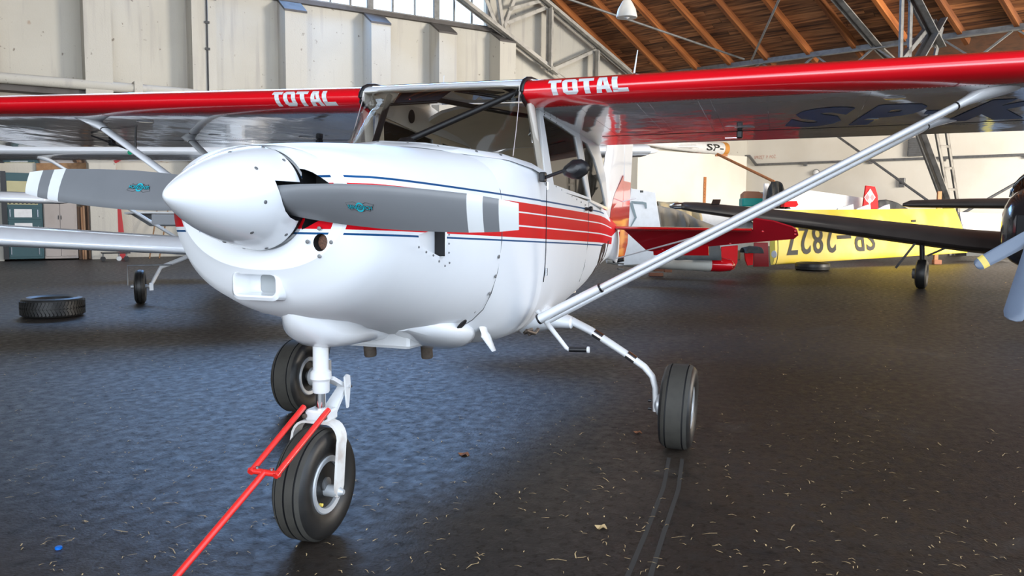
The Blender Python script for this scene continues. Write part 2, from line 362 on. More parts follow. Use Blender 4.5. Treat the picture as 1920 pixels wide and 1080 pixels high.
# eave wall and its bits
b = B(); b.box(EW(-.4, 0, 0), a*36, nE*-.4, Z*5.05)
we = struct(b.obj('wall_right', EWALL))
b = B(); b.box(GW(19.4, 0, 0), g*6.0, nG*.55, Z*3.72)
struct(b.obj('wall_recess', EWALL))
b = B(); b.box(EW(.45, 3.36, .02), a*16, nE*.09, Z*.09); b.box(EW(-.1, 3.75, .02), a*.28, nE*.1, Z*.08); b.bar(EW(.15, 3.8, .07), EW(.5, 3.4, .07), .09, .09)
for t in (2.6, 5.2, 7.8, 10.4): b.box(EW(t, 3.28, .0), a*.12, nE*.1, Z*.1)
tag(b.obj('cable_tray', STEEL), 'grey perforated cable tray running along the cream right wall', 'cable tray')
text_obj('wall_lettering', 'SPRZĘT  P  POŻ.', lambda u, v: EW(.36+1.0*u, 3.62+.20*v, .006), mat('faded_red_paint', (.62, .30, .22), .9), we, bold=.0, label='faded red stencilled words on the cream wall')
vt = thing('wall_vent', EW(6.6, 3.5, 0), 'louvred metal vent high on the wall behind the steel column', 'vent')
b = B(); b.box(EW(6.6, 3.5, 0), a*.62, nE*.12, Z*.68); b.obj('vent_frame', STEEL, vt)
for k in range(7):
    b = B(); b.bar(EW(6.65, 3.58+k*.085, .13), EW(7.17, 3.58+k*.085, .13), .05, .02, side=(0, 0, 1)); b.obj('slat', STEEL, vt)
sb = thing('switch_box', EW(6.4, 2.35, 0), 'small grey switch box on the cream wall left of the steel column', 'switch box')
b = B(); b.box(EW(6.35, 2.38, 0), a*.2, nE*.1, Z*.34, bev=.01); b.obj('box_body', STEEL, sb)
b = B(); b.box(EW(6.40, 2.5, .1), a*.1, nE*.03, Z*.1); b.obj('switch', BLACK, sb)
lb = thing('bulkhead_lamp', EW(1.9, 2.9, 0), 'white round bulkhead lamp below the cable tray', 'lamp')
b = B(); b.lathe(EW(1.9+1.2, 3.0, .0), nE, [(0, .13), (.05, .13), (.11, .09), (.13, .0)], 16); b.obj('globe', WHITE2, lb, smooth=60)
b = B(); b.lathe(EW(1.9+1.2, 3.0, .0), nE, [(0, .15), (.02, .15), (.025, .13)], 16); b.obj('lamp_base', STEEL, lb, smooth=60)
# far sides of the hangar (never seen by the photograph, they bound the light)
b = B(); b.box(GW(-24, 0, 0), g*.3, nG*28, Z*6.4); struct(b.obj('wall_left', WALL))

# roof -------------------------------------------------------------
def RP(u, t, dz=0): return GW(u, roofz(u)+dz) + a*t
b = B()
def slab(u0, z0, u1, z1, t0=-.5, t1=29):
    b.prism([GW(u0, z0)+a*t0, GW(u1, z1)+a*t0, GW(u1, z1+.12)+a*t0, GW(u0, z0+.12)+a*t0], a*(t1-t0))
slab(UR, roofz(UR), UB, roofz(UB)); slab(UB, roofz(UB), UC+3, 4.75)
slab(UR-15, lz(UR-15), UR, roofz(UR)); slab(UR-28, lz(UR-28), UR-15, lz(UR-15))
ce = struct(b.obj('ceiling', mat('roof_boarding', (.13, .05, .02), .8, noise=(4, (.06, .025, .012), .8))))
rd = (g - Z*SL); L_ = rd.length; rdn = rd/L_; rn = rd.cross(a).normalized(); rn = rn if rn.z < 0 else -rn
pm = None; pw = .205
row = 0; u = 13.3
while u < UB-.05:
    t = -.4 + (row*1.7) % 3.1
    ts = [-.45]; 
    while t < 21: ts.append(t); t += random.choice((3.4, 3.9, 4.4))
    for t0, t1 in zip(ts, ts[1:]):
        if t1-t0 < .2: continue
        me = bpy.data.meshes.new('plank'); l2 = t1-t0-.012; dz = random.uniform(0, .006)
        X = a*l2; Y = rdn*(pw-.012); W = rn*(.022+dz); o_ = RP(u, t0)
        # local frame: x along the plank so the grain runs with it
        vs = [(0, 0, 0), (l2, 0, 0), (l2, pw-.012, 0), (0, pw-.012, 0), (0, 0, .022+dz), (l2, 0, .022+dz), (l2, pw-.012, .022+dz), (0, pw-.012, .022+dz)]
        me.from_pydata(vs, [], [(3, 2, 1, 0), (4, 5, 6, 7), (0, 1, 5, 4), (1, 2, 6, 5), (2, 3, 7, 6), (3, 0, 4, 7)]); me.materials.append(PLANK)
        ob = bpy.data.objects.new('plank', me); S.collection.objects.link(ob); ob.parent = ce
        yv = rdn - a*rdn.dot(a); yv.normalize(); zv = rn
        ob.matrix_local = Matrix(((a.x, yv.x, zv.x, o_.x), (a.y, yv.y, zv.y, o_.y), (a.z, yv.z, zv.z, o_.z), (0, 0, 0, 1)))
    u += pw/L_; row += 1
for k, t in enumerate([.22, 1.62, 2.97, 4.3, 5.65, 7.1, 8.55, 10.0, 11.5, 12.9, 14.3, 15.7, 17.1, 18.5]):
    u0, u1 = 6.0, UB+.35; ln = (u1-u0)*L_; wv = a - rdn*a.dot(rdn); wv.normalize(); o_ = RP(u0, t) + rn*.02
    me = bpy.data.meshes.new('rafter'); w2, h2 = .14, .22; wob = .01
    me.from_pydata([(0, 0, 0), (ln, 0, 0), (ln, w2, 0), (0, w2, 0), (0, wob, h2), (ln, wob, h2), (ln, w2-wob, h2), (0, w2-wob, h2)], [], [(3, 2, 1, 0), (4, 5, 6, 7), (0, 1, 5, 4), (1, 2, 6, 5), (2, 3, 7, 6), (3, 0, 4, 7)]); me.materials.append(RAFT)
    ob = bpy.data.objects.new('rafter', me); S.collection.objects.link(ob); ob.parent = ce
    ob.matrix_local = Matrix(((rdn.x, wv.x, rn.x, o_.x), (rdn.y, wv.y, rn.y, o_.y), (rdn.z, wv.z, rn.z, o_.z), (0, 0, 0, 1)))

# steel: truss by the gable wall, eave girder, second truss with its column
STEELP = mat('painted_truss_steel', (.46, .44, .40), .6, noise=(4, (.25, .24, .22), .8))
def truss(name, P, segs, label, m):
    t_ = thing(name, P(*segs[0][0]), label, 'truss')
    for (p, q, kind) in segs:
        bb = B(); wd = {'c': .20, 'w': .13, 's': .08}[kind]
        p3, q3 = P(*p), P(*q); s_ = (q3-p3).cross(nG)
        bb.angle(p3, q3, wd, wd*.16, s_)
        if kind == 'c': bb.angle(p3 + nG*.10, q3 + nG*.10, wd, wd*.16, -s_)
        bb.obj({'c': 'chord', 'w': 'web_member', 's': 'batten'}[kind], m, t_)
    return t_
P1 = lambda u, z: GW(u, z, .5)
truss('steel_truss', P1, [((5, 11.6), (15.52, 6.16), 'c'), ((10.5, 10.9), (18.9, 6.5), 'c'), ((15.25, 8.3), (15.25, 6.2), 'c'), ((17.32, 7.1), (17.32, 5.3), 'c'),
      ((13.56, 7.63), (15.36, 8.44), 'w'), ((15.4, 6.26), (17.4, 7.18), 'w'), ((13.62, 8.08), (15.14, 8.62), 'w'), ((13.35, 7.3), (14.2, 9.3), 'w'), ((13.4, 7.4), (13.0, 9.6), 'w'), ((12.6, 8.5), (13.2, 7.36), 'w'), ((15.5, 6.2), (19.0, 4.6), 'w')],
      'cream-grey steel roof truss beside the pilastered wall next to the windows', STEELP)
E0 = K + a*9 + nE*1.0
P2 = lambda u, z: E0 + g*u + Z*z
tr = truss('steel_truss', P2, [((-12.0, 9.75), (-5.58, 6.3), 'c'), ((-4.6, 5.9), (-3.09, 3.86), 'c'), ((-5.58, 6.3), (-4.6, 5.9), 'c'), ((-3.09, 3.86), (-1.0, 1.2), 'c'), ((-1.0, 1.2), (-.55, 0), 'c'),
      ((-2.2, 4.2), (-1.05, 1.6), 'w'), ((-1.6, 4.3), (-.55, 1.6), 'w'), ((-1.05, 1.6), (-.9, .0), 'w'), ((-.55, 1.6), (-.4, 0), 'w'),
      ((-1.95, 3.6), (-1.35, 3.62), 's'), ((-1.6, 2.9), (-1.05, 2.92), 's'), ((-1.3, 2.2), (-.8, 2.22), 's'), ((-3.3, 5.2), (-2.9, 3.7), 'w')],
      'grey lattice steel truss and leaning column on the right behind the black aeroplane', mat('dusty_column_steel', (.26, .25, .23), .6, noise=(3, (.10, .095, .09), .9)))
E1 = K + a*11.3 + nE*1.0
P3 = lambda u, z: E1 + g*u + Z*z
truss('steel_truss', P3, [((-9.9, 8.6), (-6.75, 5.95), 'c'), ((-8.45, 7.7), (-8.35, 5.3), 'w'), ((-8.05, 7.7), (-7.95, 5.4), 'w'), ((-6.75, 6.6), (-7.9, 5.2), 'c'), ((-6.5, 6.5), (-6.9, 5.2), 'w'), ((-8.3, 5.4), (-6.9, 6.6), 'w')],
      'short grey steel knee truss under the rafters above the right wing', STEEL)
gd = thing('lattice_girder', RP(UB-.25, 0, -.2), 'grey lattice girder under the lower ends of the orange rafters', 'girder')
ug = UB-.15
b = B(); b.angle(RP(ug, -.2, -.28), RP(ug, 24, -.28), .18, .03, Z); b.obj('chord', STEEL, gd)
b = B(); b.angle(RP(ug, -.2, -1.05), RP(ug, 24, -1.05), .14, .025, Z); b.obj('chord', STEEL, gd)
for k in range(13):
    t0 = k*1.85
    for p, q in (((t0, -.3), (t0+.92, -1.0)), ((t0+.92, -1.0), (t0+1.85, -.3))):
        b = B(); b.bar(RP(ug, p[0], p[1]), RP(ug, q[0], q[1]), .07, .05); b.obj('web_member', STEEL, gd)
# tie rods and braces
def at(bx, by, D): return CAM + (fw + R_*((bx-960)/1542.4) - U_*((by-540)/1542.4))*D      # a point sighted from the camera station at depth D
def rod(pts, r, label, cat='rod', m=STEEL):
    bb = B(); bb.tube(pts, r, 8); tag(bb.obj('tie_rod', m, smooth=60), label, cat)
rod([at(1030, -14, 22), at(1395, 111, 27.3)], .035, 'long thin tie rod crossing in front of the rafters from the truss')
rod([at(1467, -15, 21.5), at(1409, 113, 26.8)], .035, 'short dark tie rod slanting down left of the second truss')
rod([E0 + g*-1.0 + Z*1.35 + nE*.3, EW(4.0, 4.55, 1.0)], .045, 'dark brace rod slanting up left from the foot of the steel column')
rod([E0 + g*-1.0 + Z*1.3 + nE*.3 + a*.25, EW(13.0, 3.9, 2.0)], .045, 'dark brace rod slanting up right from the foot of the steel column')
# pendant lamp
pl_ = thing('pendant_lamp', (-11.888, -.958, 4.62), 'white conical pendant lamp hanging under the timber roof', 'lamp')
b = B(); c0 = V((-11.888, -.958, 4.62)); b.lathe(c0, Z, [(0, .175), (.02, .18), (.14, .15), (.27, .08), (.30, .05), (.38, .045), (.38, .0)], 28); b.obj('lamp_shade', mat('milk_glass', (.62, .60, .55), .4), pl_, smooth=40)
b = B(); b.lathe(c0, Z, [(-.02, .02), (.0, .05), (.08, .05)], 16); b.obj('bulb', WHITE2, pl_, smooth=60)
b = B(); b.tube([c0+Z*.38, c0+Z*6.5], .012, 6); b.obj('cord', BLACK, pl_)

# ================================================================== THE MAIN AEROPLANE  (nose towards +x, its left wing towards +y)
AC = thing('light_aircraft', (-1.8, 0, 0), 'white high-wing light aeroplane with red wing leading edges and grey two-blade propeller, in the foreground', 'aeroplane')
def interp(tab, x):
    """tab = [(x, v...)] descending x; smooth interpolation"""
    if x >= tab[0][0]: return tab[0][1:]
    for p, q in zip(tab, tab[1:]):
        if q[0] <= x <= p[0]:
            t = (p[0]-x)/(p[0]-q[0]); return tuple(u+(v-u)*t for u, v in zip(p[1:], q[1:]))
    return tab[-1][1:]
def sect(x, w, t, b_, zc, nt, nb, N=56, a0=None):
    """closed cross-section (list of points), or open from a0 round the belly to -a0 (a0 = angle above horizontal)"""
    out = []
    if a0 is None: angs = [2*PI*i/N for i in range(N)]
    else: angs = [a0 - (PI + 2*a0)*i/(N-1) for i in range(N)]
    for th in angs:
        c, s_ = math.cos(th), math.sin(th); n = nt if s_ >= 0 else nb; h = (t-zc) if s_ >= 0 else (zc-b_)
        k = (abs(c)**n + abs(s_)**n)**(-1/n)
        out.append(V((x, w*c*k, zc + h*s_*k)))
    return out
# cowling : x, halfwidth, top, bottom, centre, exponent top, exponent bottom
COWL = [(-.130, .170, 1.503, 1.170, 1.338, 2, 2), (-.108, .182, 1.512, 1.158, 1.338, 2, 2), (-.106, .23, 1.516, 1.138, 1.336, 2.1, 2.1), (-.100, .290, 1.519, 1.112, 1.332, 2.3, 2.2), (-.092, .322, 1.521, 1.098, 1.33, 2.3, 2.25), (-.092, .335, 1.522, 1.090, 1.328, 2.35, 2.25), (-.118, .372, 1.524, 1.05, 1.32, 2.5, 2.15), (-.150, .415, 1.528, .99, 1.31, 2.6, 2.2),
        (-.20, .440, 1.534, .945, 1.29, 2.7, 2.3), (-.30, .458, 1.545, .90, 1.28, 2.9, 2.35), (-.45, .475, 1.556, .86, 1.27, 3.0, 2.4), (-.65, .490, 1.566, .81, 1.26, 3.1, 2.5), (-.9, .505, 1.575, .755, 1.25, 3.3, 2.6), (-1.16, .517, 1.582, .70, 1.25, 3.4, 2.6)]
b = B(); b.loft([sect(c[0], *c[1:], N=96) for c in COWL])
cowl = b.obj('cowling', [LIV, DARK, HUBM], AC, smooth=50)
def cut(ob, cutter_b, mats=None):
    c = cutter_b.obj('cutter', mats or [DARK], loc=(0, 0, 0)); bpy.context.view_layer.update()
    md = ob.modifiers.new('b', 'BOOLEAN'); md.operation = 'DIFFERENCE'; md.object = c; md.solver = 'EXACT'; md.material_mode = 'TRANSFER'
    bpy.context.view_layer.update(); me = bpy.data.meshes.new_from_object(ob.evaluated_get(bpy.context.evaluated_depsgraph_get()))
    ob.modifiers.clear(); ob.data = me; bpy.data.objects.remove(c)
# cooling inlets either side of the spinner, round mesh hole
for s in (1, -1):
    c = B(); pts = [(.142, 1.44), (.17, 1.437), (.20, 1.427), (.235, 1.409), (.27, 1.388), (.308, 1.364), (.326, 1.337), (.318, 1.312), (.285, 1.291), (.25, 1.274), (.21, 1.258), (.18, 1.243), (.155, 1.232)]
    c.prism([V((.05, s*y, z)) for y, z in pts], (-.27, 0, 0)); cut(cowl, c)
c = B(); c.lathe((.0, .232, 1.190), (-1, 0, 0), [(0, .030), (.16, .030)], 24); cut(cowl, c)
# forward-facing side scoop on the cowl flank
c = B(); c.prism([V((-.30, .52, 1.205)), V((-.555, .52, 1.245)), V((-.56, .52, 1.13))], (0, -.001, 0)); c = B()
c.add([(-.30, .60, 1.20), (-.57, .60, 1.245), (-.57, .60, 1.125), (-.30, .472, 1.20), (-.57, .449, 1.245), (-.57, .449, 1.125)], [(0, 1, 2), (3, 5, 4), (0, 3, 4, 1), (1, 4, 5, 2), (2, 5, 3, 0)]); cut(cowl, c, [WHITE])
for p in cowl.data.polygons: p.use_smooth = True
cowl.data.set_sharp_from_angle(angle=math.radians(32))
def child(parent): return parent
b = B(); b.box((-.5705, .445, 1.128), (0, .045, 0), (0, 0, .112), (.006, 0, 0)); b.obj('scoop_opening', DARK, cowl)
b = B(); b.tube([(-.574, .482, 1.118), (-.576, .489, 1.15), (-.576, .491, 1.22), (-.574, .484, 1.252)], [.003, .005, .005, .003], 8); b.obj('scoop_lip', WHITE, cowl, smooth=60)
b = B(); b.lathe((-.135, .232, 1.190), (1, 0, 0), [(0, .030), (.002, .029), (.003, 0)], 20); b.obj('mesh_screen', MESHY, cowl)
def screw(p, n, r, par, m=STEEL):
    bb = B(); n = V(n).normalized(); bb.lathe(V(p) - n*.002, n, [(0, r*1.25), (.003, r*1.2), (.0045, r*.6), (.0035, 0)], 8); return bb.obj('screw', m, par, smooth=50)
for dy, dz in ((.046, .002), (-.046, .002), (0, .048), (0, -.046)): screw((-.091, .232+dy, 1.190+dz), (1, .1, 0), .006, cowl)
# dark ribbed starter ring and baffle seen in the inlets
b = B(); b.lathe((-.16, 0, 1.338), (1, 0, 0), [(.04, .165), (.055, .165), (.055, .10), (.056, 0)], 48)
sg = b.obj('ring_gear', [BLACK], cowl, smooth=40)
# chin inlet with raised rounded lip
def rrect(x, y0, y1, z0, z1, r, n=5):
    out = []
    for cy, cz, a0 in ((y1-r, z1-r, 0), (y0+r, z1-r, PI/2), (y0+r, z0+r, PI), (y1-r, z0+r, 3*PI/2)):
        for i in range(n): th = a0 + PI/2*i/(n-1); out.append(V((x, cy + r*math.cos(th), cz + r*math.sin(th))))
    return out
yi0, yi1, zi0, zi1 = -.121, .045, .998, 1.073
c = B(); c.prism(rrect(.05, yi0, yi1, zi0, zi1, .018), (-.27, 0, 0)); cut(cowl, c, [HUBM])
b = B(); b.loft([rrect(-.34, yi0-.10, yi1+.12, .90, zi1+.02, .06), rrect(-.25, yi0-.05, yi1+.06, .945, zi1+.028, .045), rrect(-.17, yi0-.022, yi1+.022, zi0-.024, zi1+.020, .035), rrect(-.112, yi0-.016, yi1+.016, zi0-.018, zi1+.014, .030), rrect(-.104, yi0-.005, yi1+.005, zi0-.006, zi1+.005, .021), rrect(-.108, yi0, yi1, zi0, zi1, .018), rrect(-.17, yi0+.012, yi1-.002, zi0+.002, zi1-.004, .014), rrect(-.195, yi0+.045, yi1-.002, zi0+.002, zi1-.008, .014)], cap=(False, False))
b.obj('chin_inlet', WHITE, cowl, smooth=50)
b = B(); b.box((-.200, yi0, zi0), (0, yi1-yi0, 0), (0, 0, zi1-zi0), (.004, 0, 0)); b.obj('inlet_backplate', mat('inlet_grey', (.33, .35, .36), .6), cowl)
# nose-leg fairing under the cowl
F = [(-.27, .02, .90, .012), (-.30, .06, .855, .03), (-.36, .100, .80, .06), (-.44, .125, .765, .09), (-.54, .132, .750, .1), (-.66, .126, .745, .1), (-.80, .112, .734, .1), (-.95, .092, .720, .09), (-1.10, .068, .708, .07), (-1.25, .042, .70, .05), (-1.38, .015, .70, .03)]
b = B()
for x, w_, bz, _ in F: pass
rings = []
for x, w_, bz, h in F:
    ztop = max(bz + .16, .90 - .10*max(0, -x-.5)); r_ = []
    for i in range(28):
        th = 2*PI*i/28; c_, s_ = math.cos(th), math.sin(th)
        wz = w_*(1 + .75*max(0, s_))
        r_.append(V((x, wz*math.copysign(abs(c_)**.8, c_), (ztop+bz)/2 + (ztop-bz)/2*math.copysign(abs(s_)**.85, s_))))
    rings.append(r_)
b.loft(rings); b.obj('nose_leg_fairing', WHITE, cowl, smooth=60)
# exhaust fairing, flat plate, pipes
rings = []
for x, w_, bz, tz in ((-.80, .05, .79, .86), (-.92, .13, .735, .86), (-1.05, .17, .69, .84), (-1.17, .18, .655, .82), (-1.27, .16, .645, .80), (-1.34, .12, .66, .79), (-1.40, .05, .71, .77)):
    rings.append([V((x, .19 + w_*math.copysign(abs(math.cos(2*PI*i/24))**.9, math.cos(2*PI*i/24)), (tz+bz)/2 + (tz-bz)/2*math.sin(2*PI*i/24))) for i in range(24)])
b = B(); b.loft(rings); b.obj('exhaust_fairing', WHITE, cowl, smooth=60)
b = B(); b.box((-1.32, -.16, .675), (.42, 0, .02), (0, .34, 0), (0, 0, .10), bev=.012); pl = b.obj('belly_plate', WHITE2, cowl)
for x, y in ((-.96, .172), (-1.08, .172), (-1.2, .172)): screw((x, y, .70), (0, 1, 0), .005, pl)
for x, y, l_ in ((-.98, -.06, .10), (-1.27, .09, .150)):
    b = B(); b.lathe((x, y, .74), (-.18, 0, -1), [(0, .029), (l_, .029), (l_+.005, .027), (l_+.003, .023), (.05, .023)], 20); b.obj('exhaust_pipe', RUST, cowl, smooth=40)
# oval drain opening, white blade vent
b = B(); b.lathe((-1.06, .365, .795), (.1, .75, -.6), [(0, .030), (.004, .028), (.005, 0)], 20); b.obj('drain_port', DARK, cowl)
for p in ((-1.13, .402, .845), (-.98, .32, .768)): screw(p, (0, .7, -.6), .007, cowl)
for p in ((-1.13, .520, 1.30), (-1.135, .515, 1.10), (-1.14, .498, 1.01), (-1.14, .470, .93)): screw(p, (0, 1, -.1), .007, cowl)
for i in range(9):
    p = ((-.33, .478, 1.235), (-.40, .484, 1.255), (-.47, .488, 1.262), (-.36, .478, 1.17), (-.42, .480, 1.15), (-.48, .482, 1.135), (-.53, .484, 1.11), (-.58, .487, 1.09), (-.615, .491, 1.10))[i]; screw(p, (0, 1, 0), .0035, cowl)
for k in range(4): screw((-.60, .495, 1.14+.035*k), (0, 1, 0), .003, cowl)
rings = []
for z_, x_, c_, th in ((.78, -1.32, .05, .012), (.72, -1.34, .04, .010), (.705, -1.345, .055, .014), (.62, -1.42, .028, .006)):
    rings.append([V((x_ + c_*math.cos(2*PI*i/12), .36 + (.78-z_)*.2 + th*math.sin(2*PI*i/12), z_)) for i in range(12)])
b = B(); b.loft(rings); b.obj('blade_vent', WHITE, cowl, smooth=50)

# spinner
SC = V((0, 0, 1.338)); prof = [(.372, 0), (.368, .010), (.357, .021), (.333, .038), (.295, .060), (.245, .086), (.19, .110), (.13, .1325), (.07, .151), (.01, .165), (-.05, .176), (-.075, .179), (-.080, .177), (-.080, .0)]
ang = -.055; hz = V((0, math.cos(ang), math.sin(ang))); hp = V((0, -math.sin(ang), math.cos(ang)))
b = B(); b.lathe(SC, (1, 0, 0), prof, 64); spn = b.obj('spinner', [WHITE, DARK], AC, smooth=40)
for s in (1, -1):       # blade slots
    c = B(); pts = [(-.10, -.066), (-.062, -.066), (-.030, -.055), (-.002, -.035), (.015, -.010), (.026, .02), (.034, .048), (.036, .064), (-.10, .064)]
    c.prism([SC + hz*(s*.10) + V((1, 0, 0))*x + hp*(z*s) for x, z in pts], hz*(s*.12)); cut(spn, c)
for p in spn.data.polygons: p.use_smooth = True
spn.data.set_sharp_from_angle(angle=math.radians(35))
def rad(x): 
    for p, q in zip(prof, prof[1:]):
        if q[0] <= x <= p[0]: return q[1] + (p[1]-q[1])*(x-q[0])/(p[0]-q[0]+1e-9)
    return .17
for x, n, ph in ((-.055, 12, .28), (.085, 8, -.1)):
    for i in range(n):
        th = 2*PI*i/n + ph
        if min(abs(math.sin(th - PI/2 + ang)), 1) > 2: continue
        yy, zz = math.cos(th), math.sin(th)
        if abs(yy) > .93 and x < 0: continue
        screw(SC + V((x, yy*rad(x), zz*rad(x))), (.25, yy, zz), .0055, spn)
# propeller
pr = B(); k0 = 0
bl = {}
for s in (1, -1):
    for (r0, r1, mi) in ((.04, .800, 0), (.800, .852, 1), (.852, .903, 0), (.903, .965, 1)):
        rings = []; steps = max(2, int((r1-r0)/.04)+1)
        for i in range(steps+1):
            r = r0 + (r1-r0)*i/steps
            hc, beta, th = interp([(-.04, .045, 50, .034), (-.12, .062, 42, .026), (-.21, .070, 37, .020), (-.35, .076, 30, .016), (-.5, .0765, 24, .0125), (-.65, .071, 20, .010), (-.8, .0625, 16, .008), (-.9, .052, 14, .006), (-.965, .041, 13, .004)], -r)
            be = math.radians(beta); c_ = hp*math.cos(be)*s + V((1, 0, 0))*math.sin(be); nn = V((1, 0, 0))*math.cos(be) - hp*math.sin(be)*s
            o_ = SC + hz*(s*r) + V((-.02, 0, 0)); ring = []
            for tt, zz in ((1, 0), (.9, .55), (.6, 1), (.2, 1.15), (-.3, .9), (-.7, .45), (-1, .03), (-1, -.05), (-.5, -.12), (0, -.15), (.5, -.2), (.9, -.25)): ring.append(o_ + c_*hc*tt + nn*th*zz)
            rings.append(ring)
        pr.loft(rings, m=mi, cap=(False, r1 > .96))
prop = pr.obj('propeller', [PROP, TWHITE], AC, smooth=40)
# maker's decal on each blade: wings outline, ring, word
for s in (1, -1):
    def dp(u, v, h=0, s=s):       # u along the span (image left to right), v up the chord
        r = .437 + u*s; be = math.radians(26.5); c_ = hp*math.cos(be) + V((1, 0, 0))*math.sin(be)*s
        nn = V((1, 0, 0))*math.cos(be) - hp*math.sin(be)*s
        return SC + hz*(s*r) + V((-.02, 0, 0)) + c_*(v+.004) + nn*(.0168 + h)
    f = lambda u, v, h: dp(u*s, v*s, h)        # the far blade carries the mark upside down
    bb = B()
    for q in (1, -1):
        pts = [(.010, .012), (.022, .018), (.050, .013), (.046, .003), (.038, -.004), (.034, -.013), (.022, -.009), (.012, -.014)]
        for i in range(len(pts)):
            p0, p1 = pts[i], pts[(i+1) % len(pts)]; bb.bar(f(q*p0[0], p0[1], .0006), f(q*p1[0], p1[1], .0006), .0013, .0006)
    bb.obj('decal_wings', MARK, prop)
    bb = B(); n = 20; k = len(bb.v)
    for i in range(n):
        th = 2*PI*i/n; bb.v.append(f(.0155*math.cos(th), .0165*math.sin(th), .0009)); bb.v.append(f(.0105*math.cos(th), .0115*math.sin(th), .0009))
    for i in range(n): j = (i+1) % n; bb.f.append((2*i, 2*j, 2*j+1, 2*i+1)); bb.m.append(0)
    bb.obj('decal_ring', CYAN, prop)
    text_obj('decal_lettering', 'SENSENICH', lambda u, v: f(-.0435+.087*u, -.0075+.0145*v, .0013), MARK, prop, bold=.06)
    text_obj('decal_lettering', 'SENSENICH', lambda u, v: f(-.0425+.085*u, -.0065+.0125*v, .0018), CYAN, prop, bold=.0)

# fuselage ---------------------------------------------------------
FUS = [(-1.16, .517, 1.582, .700, 1.25, 3.4, 2.6), (-1.3, .520, 1.60, .665, 1.25, 4.2, 2.9), (-1.5, .523, 1.66, .625, 1.25, 4.6, 3.2), (-1.7, .526, 1.76, .605, 1.25, 4.4, 3.6), (-1.9, .526, 1.85, .60, 1.25, 4, 3.6), (-2.3, .524, 1.88, .60, 1.25, 4, 3.2),
       (-2.8, .518, 1.86, .62, 1.25, 4, 2.9), (-3.27, .495, 1.83, .665, 1.25, 3.4, 2.8), (-3.45, .478, 1.79, .685, 1.24, 3.0, 2.8), (-3.8, .430, 1.66, .715, 1.22, 2.6, 2.7), (-4.3, .350, 1.52, .755, 1.18, 2.4, 2.6), (-5.0, .235, 1.40, .80, 1.13, 2.3, 2.5), (-5.8, .115, 1.28, .84, 1.08, 2.2, 2.3), (-6.3, .055, 1.20, .80, 1.04, 2, 2), (-6.5, .030, 1.15, .76, 1.0, 2, 2)]
def edge_angle(x):
    """angle of the upper opening edge (windscreen base, then window sill)"""
    w_, t, b_, zc, nt, nb = interp(FUS, x)
    if x > -1.83: y, z = interp([(-1.0, .0, 1.603), (-1.05, .19, 1.595), (-1.2, .31, 1.582), (-1.42, .42, 1.57), (-1.65, .485, 1.542), (-1.83, .522, 1.50)], x)
    else: y, z = w_, interp([(-1.83, 1.44), (-2.86, 1.375), (-3.45, 1.325)], x)[0]
    return y, z
b = B(); NS = 64
# scuttle + lower cabin, open above
xs = [-1.16, -1.2, -1.25, -1.3, -1.36, -1.42, -1.5, -1.58, -1.65, -1.74, -1.83, -1.86, -1.95, -2.1, -2.3, -2.55, -2.86, -3.1, -3.27, -3.45]
rings = []
for x in xs:
    w_, t, b_, zc, nt, nb = interp(FUS, x); y, z = edge_angle(x)
    if x > -1.84:   # section that passes exactly through the windscreen base point
        pr_ = []
        t_eff = t
        for it in range(40):
            k = (1 - min(.9999, (y/w_))**nt)**(1/nt); t_eff = zc + (z-zc)/max(k, .05)
            break
        if x > -1.36:
            zc0 = zc + .332*(1-(y/.517)**3.4)**(1/3.4); kk_ = min(1, (-1.16-x)/.2); z = zc0 + (z-zc0)*max(0, kk_)*1.0
            t_eff = zc + (z-zc)/((1-(y/w_)**nt)**(1/nt))
        t_eff = min(max(t_eff, z+.002), 2.0)
        # angle param whose point lands at y
        k = (1 - (y/w_)**nt)**(1/nt); a0 = math.atan2(k, y/w_)
        r_ = sect(x, w_, t_eff, b_, zc, nt, nb, NS, a0)
        r_[0].y, r_[0].z = y, z; r_[-1].y, r_[-1].z = -y, z
    else:
        k = ((z-zc)/(t-zc)); kk = (1 - k**nt)**(1/nt); a0 = math.atan2(k, kk); r_ = sect(x, w_, t, b_, zc, nt, nb, NS, a0)
    rings.append(r_)
b.loft(rings, closed=False, cap=(False, False))
fus = b.obj('fuselage', [LIV, BEIGE], AC, smooth=50)
def outward(ob):
    me = ob.data; q = max(me.polygons, key=lambda f: abs(f.normal.y)*f.area)
    if q.normal.y*(q.center.y) < 0: me.flip_normals()
outward(fus)
def bake(ob):
    me = bpy.data.meshes.new_from_object(ob.evaluated_get(bpy.context.evaluated_depsgraph_get())); ob.modifiers.clear(); ob.data = me
    me.polygons.foreach_set('use_smooth', [True]*len(me.polygons)); me.set_sharp_from_angle(angle=math.radians(40))
md = fus.modifiers.new('s', 'SOLIDIFY'); md.thickness = .012; md.offset = -1; md.material_offset = 1; md.material_offset_rim = 0
bpy.context.view_layer.update(); bake(fus)
# scuttle deck (closed top ahead of the windscreen base)
def wsb(s_):
    return V((interp([(0, -1.0), (-.19, -1.05), (-.31, -1.2), (-.42, -1.42), (-.485, -1.65), (-.522, -1.83)], -abs(s_))[0], s_, interp([(0, 1.603), (-.19, 1.595), (-.31, 1.582), (-.42, 1.57), (-.485, 1.542), (-.522, 1.50)], -abs(s_))[0]))
b = B(); rings = []
ys = [-.31, -.27, -.23, -.19, -.14, -.09, -.04, 0, .04, .09, .14, .19, .23, .27, .31]
w0 = interp(FUS, -1.16)
def cowltop(y): return 1.25 + .332*(1-(abs(y)/.517)**3.4)**(1/3.4)
b = B(); b.loft([[V((-1.16 if wsb(y).x < -1.16 else wsb(y).x+.10, y, cowltop(y)-.002)) for y in ys], [wsb(y)+V((.035, 0, .003)) for y in ys], [wsb(y) for y in ys], [wsb(y)+V((-.10, 0, -.004)) for y in ys]], closed=False, cap=(False, False))
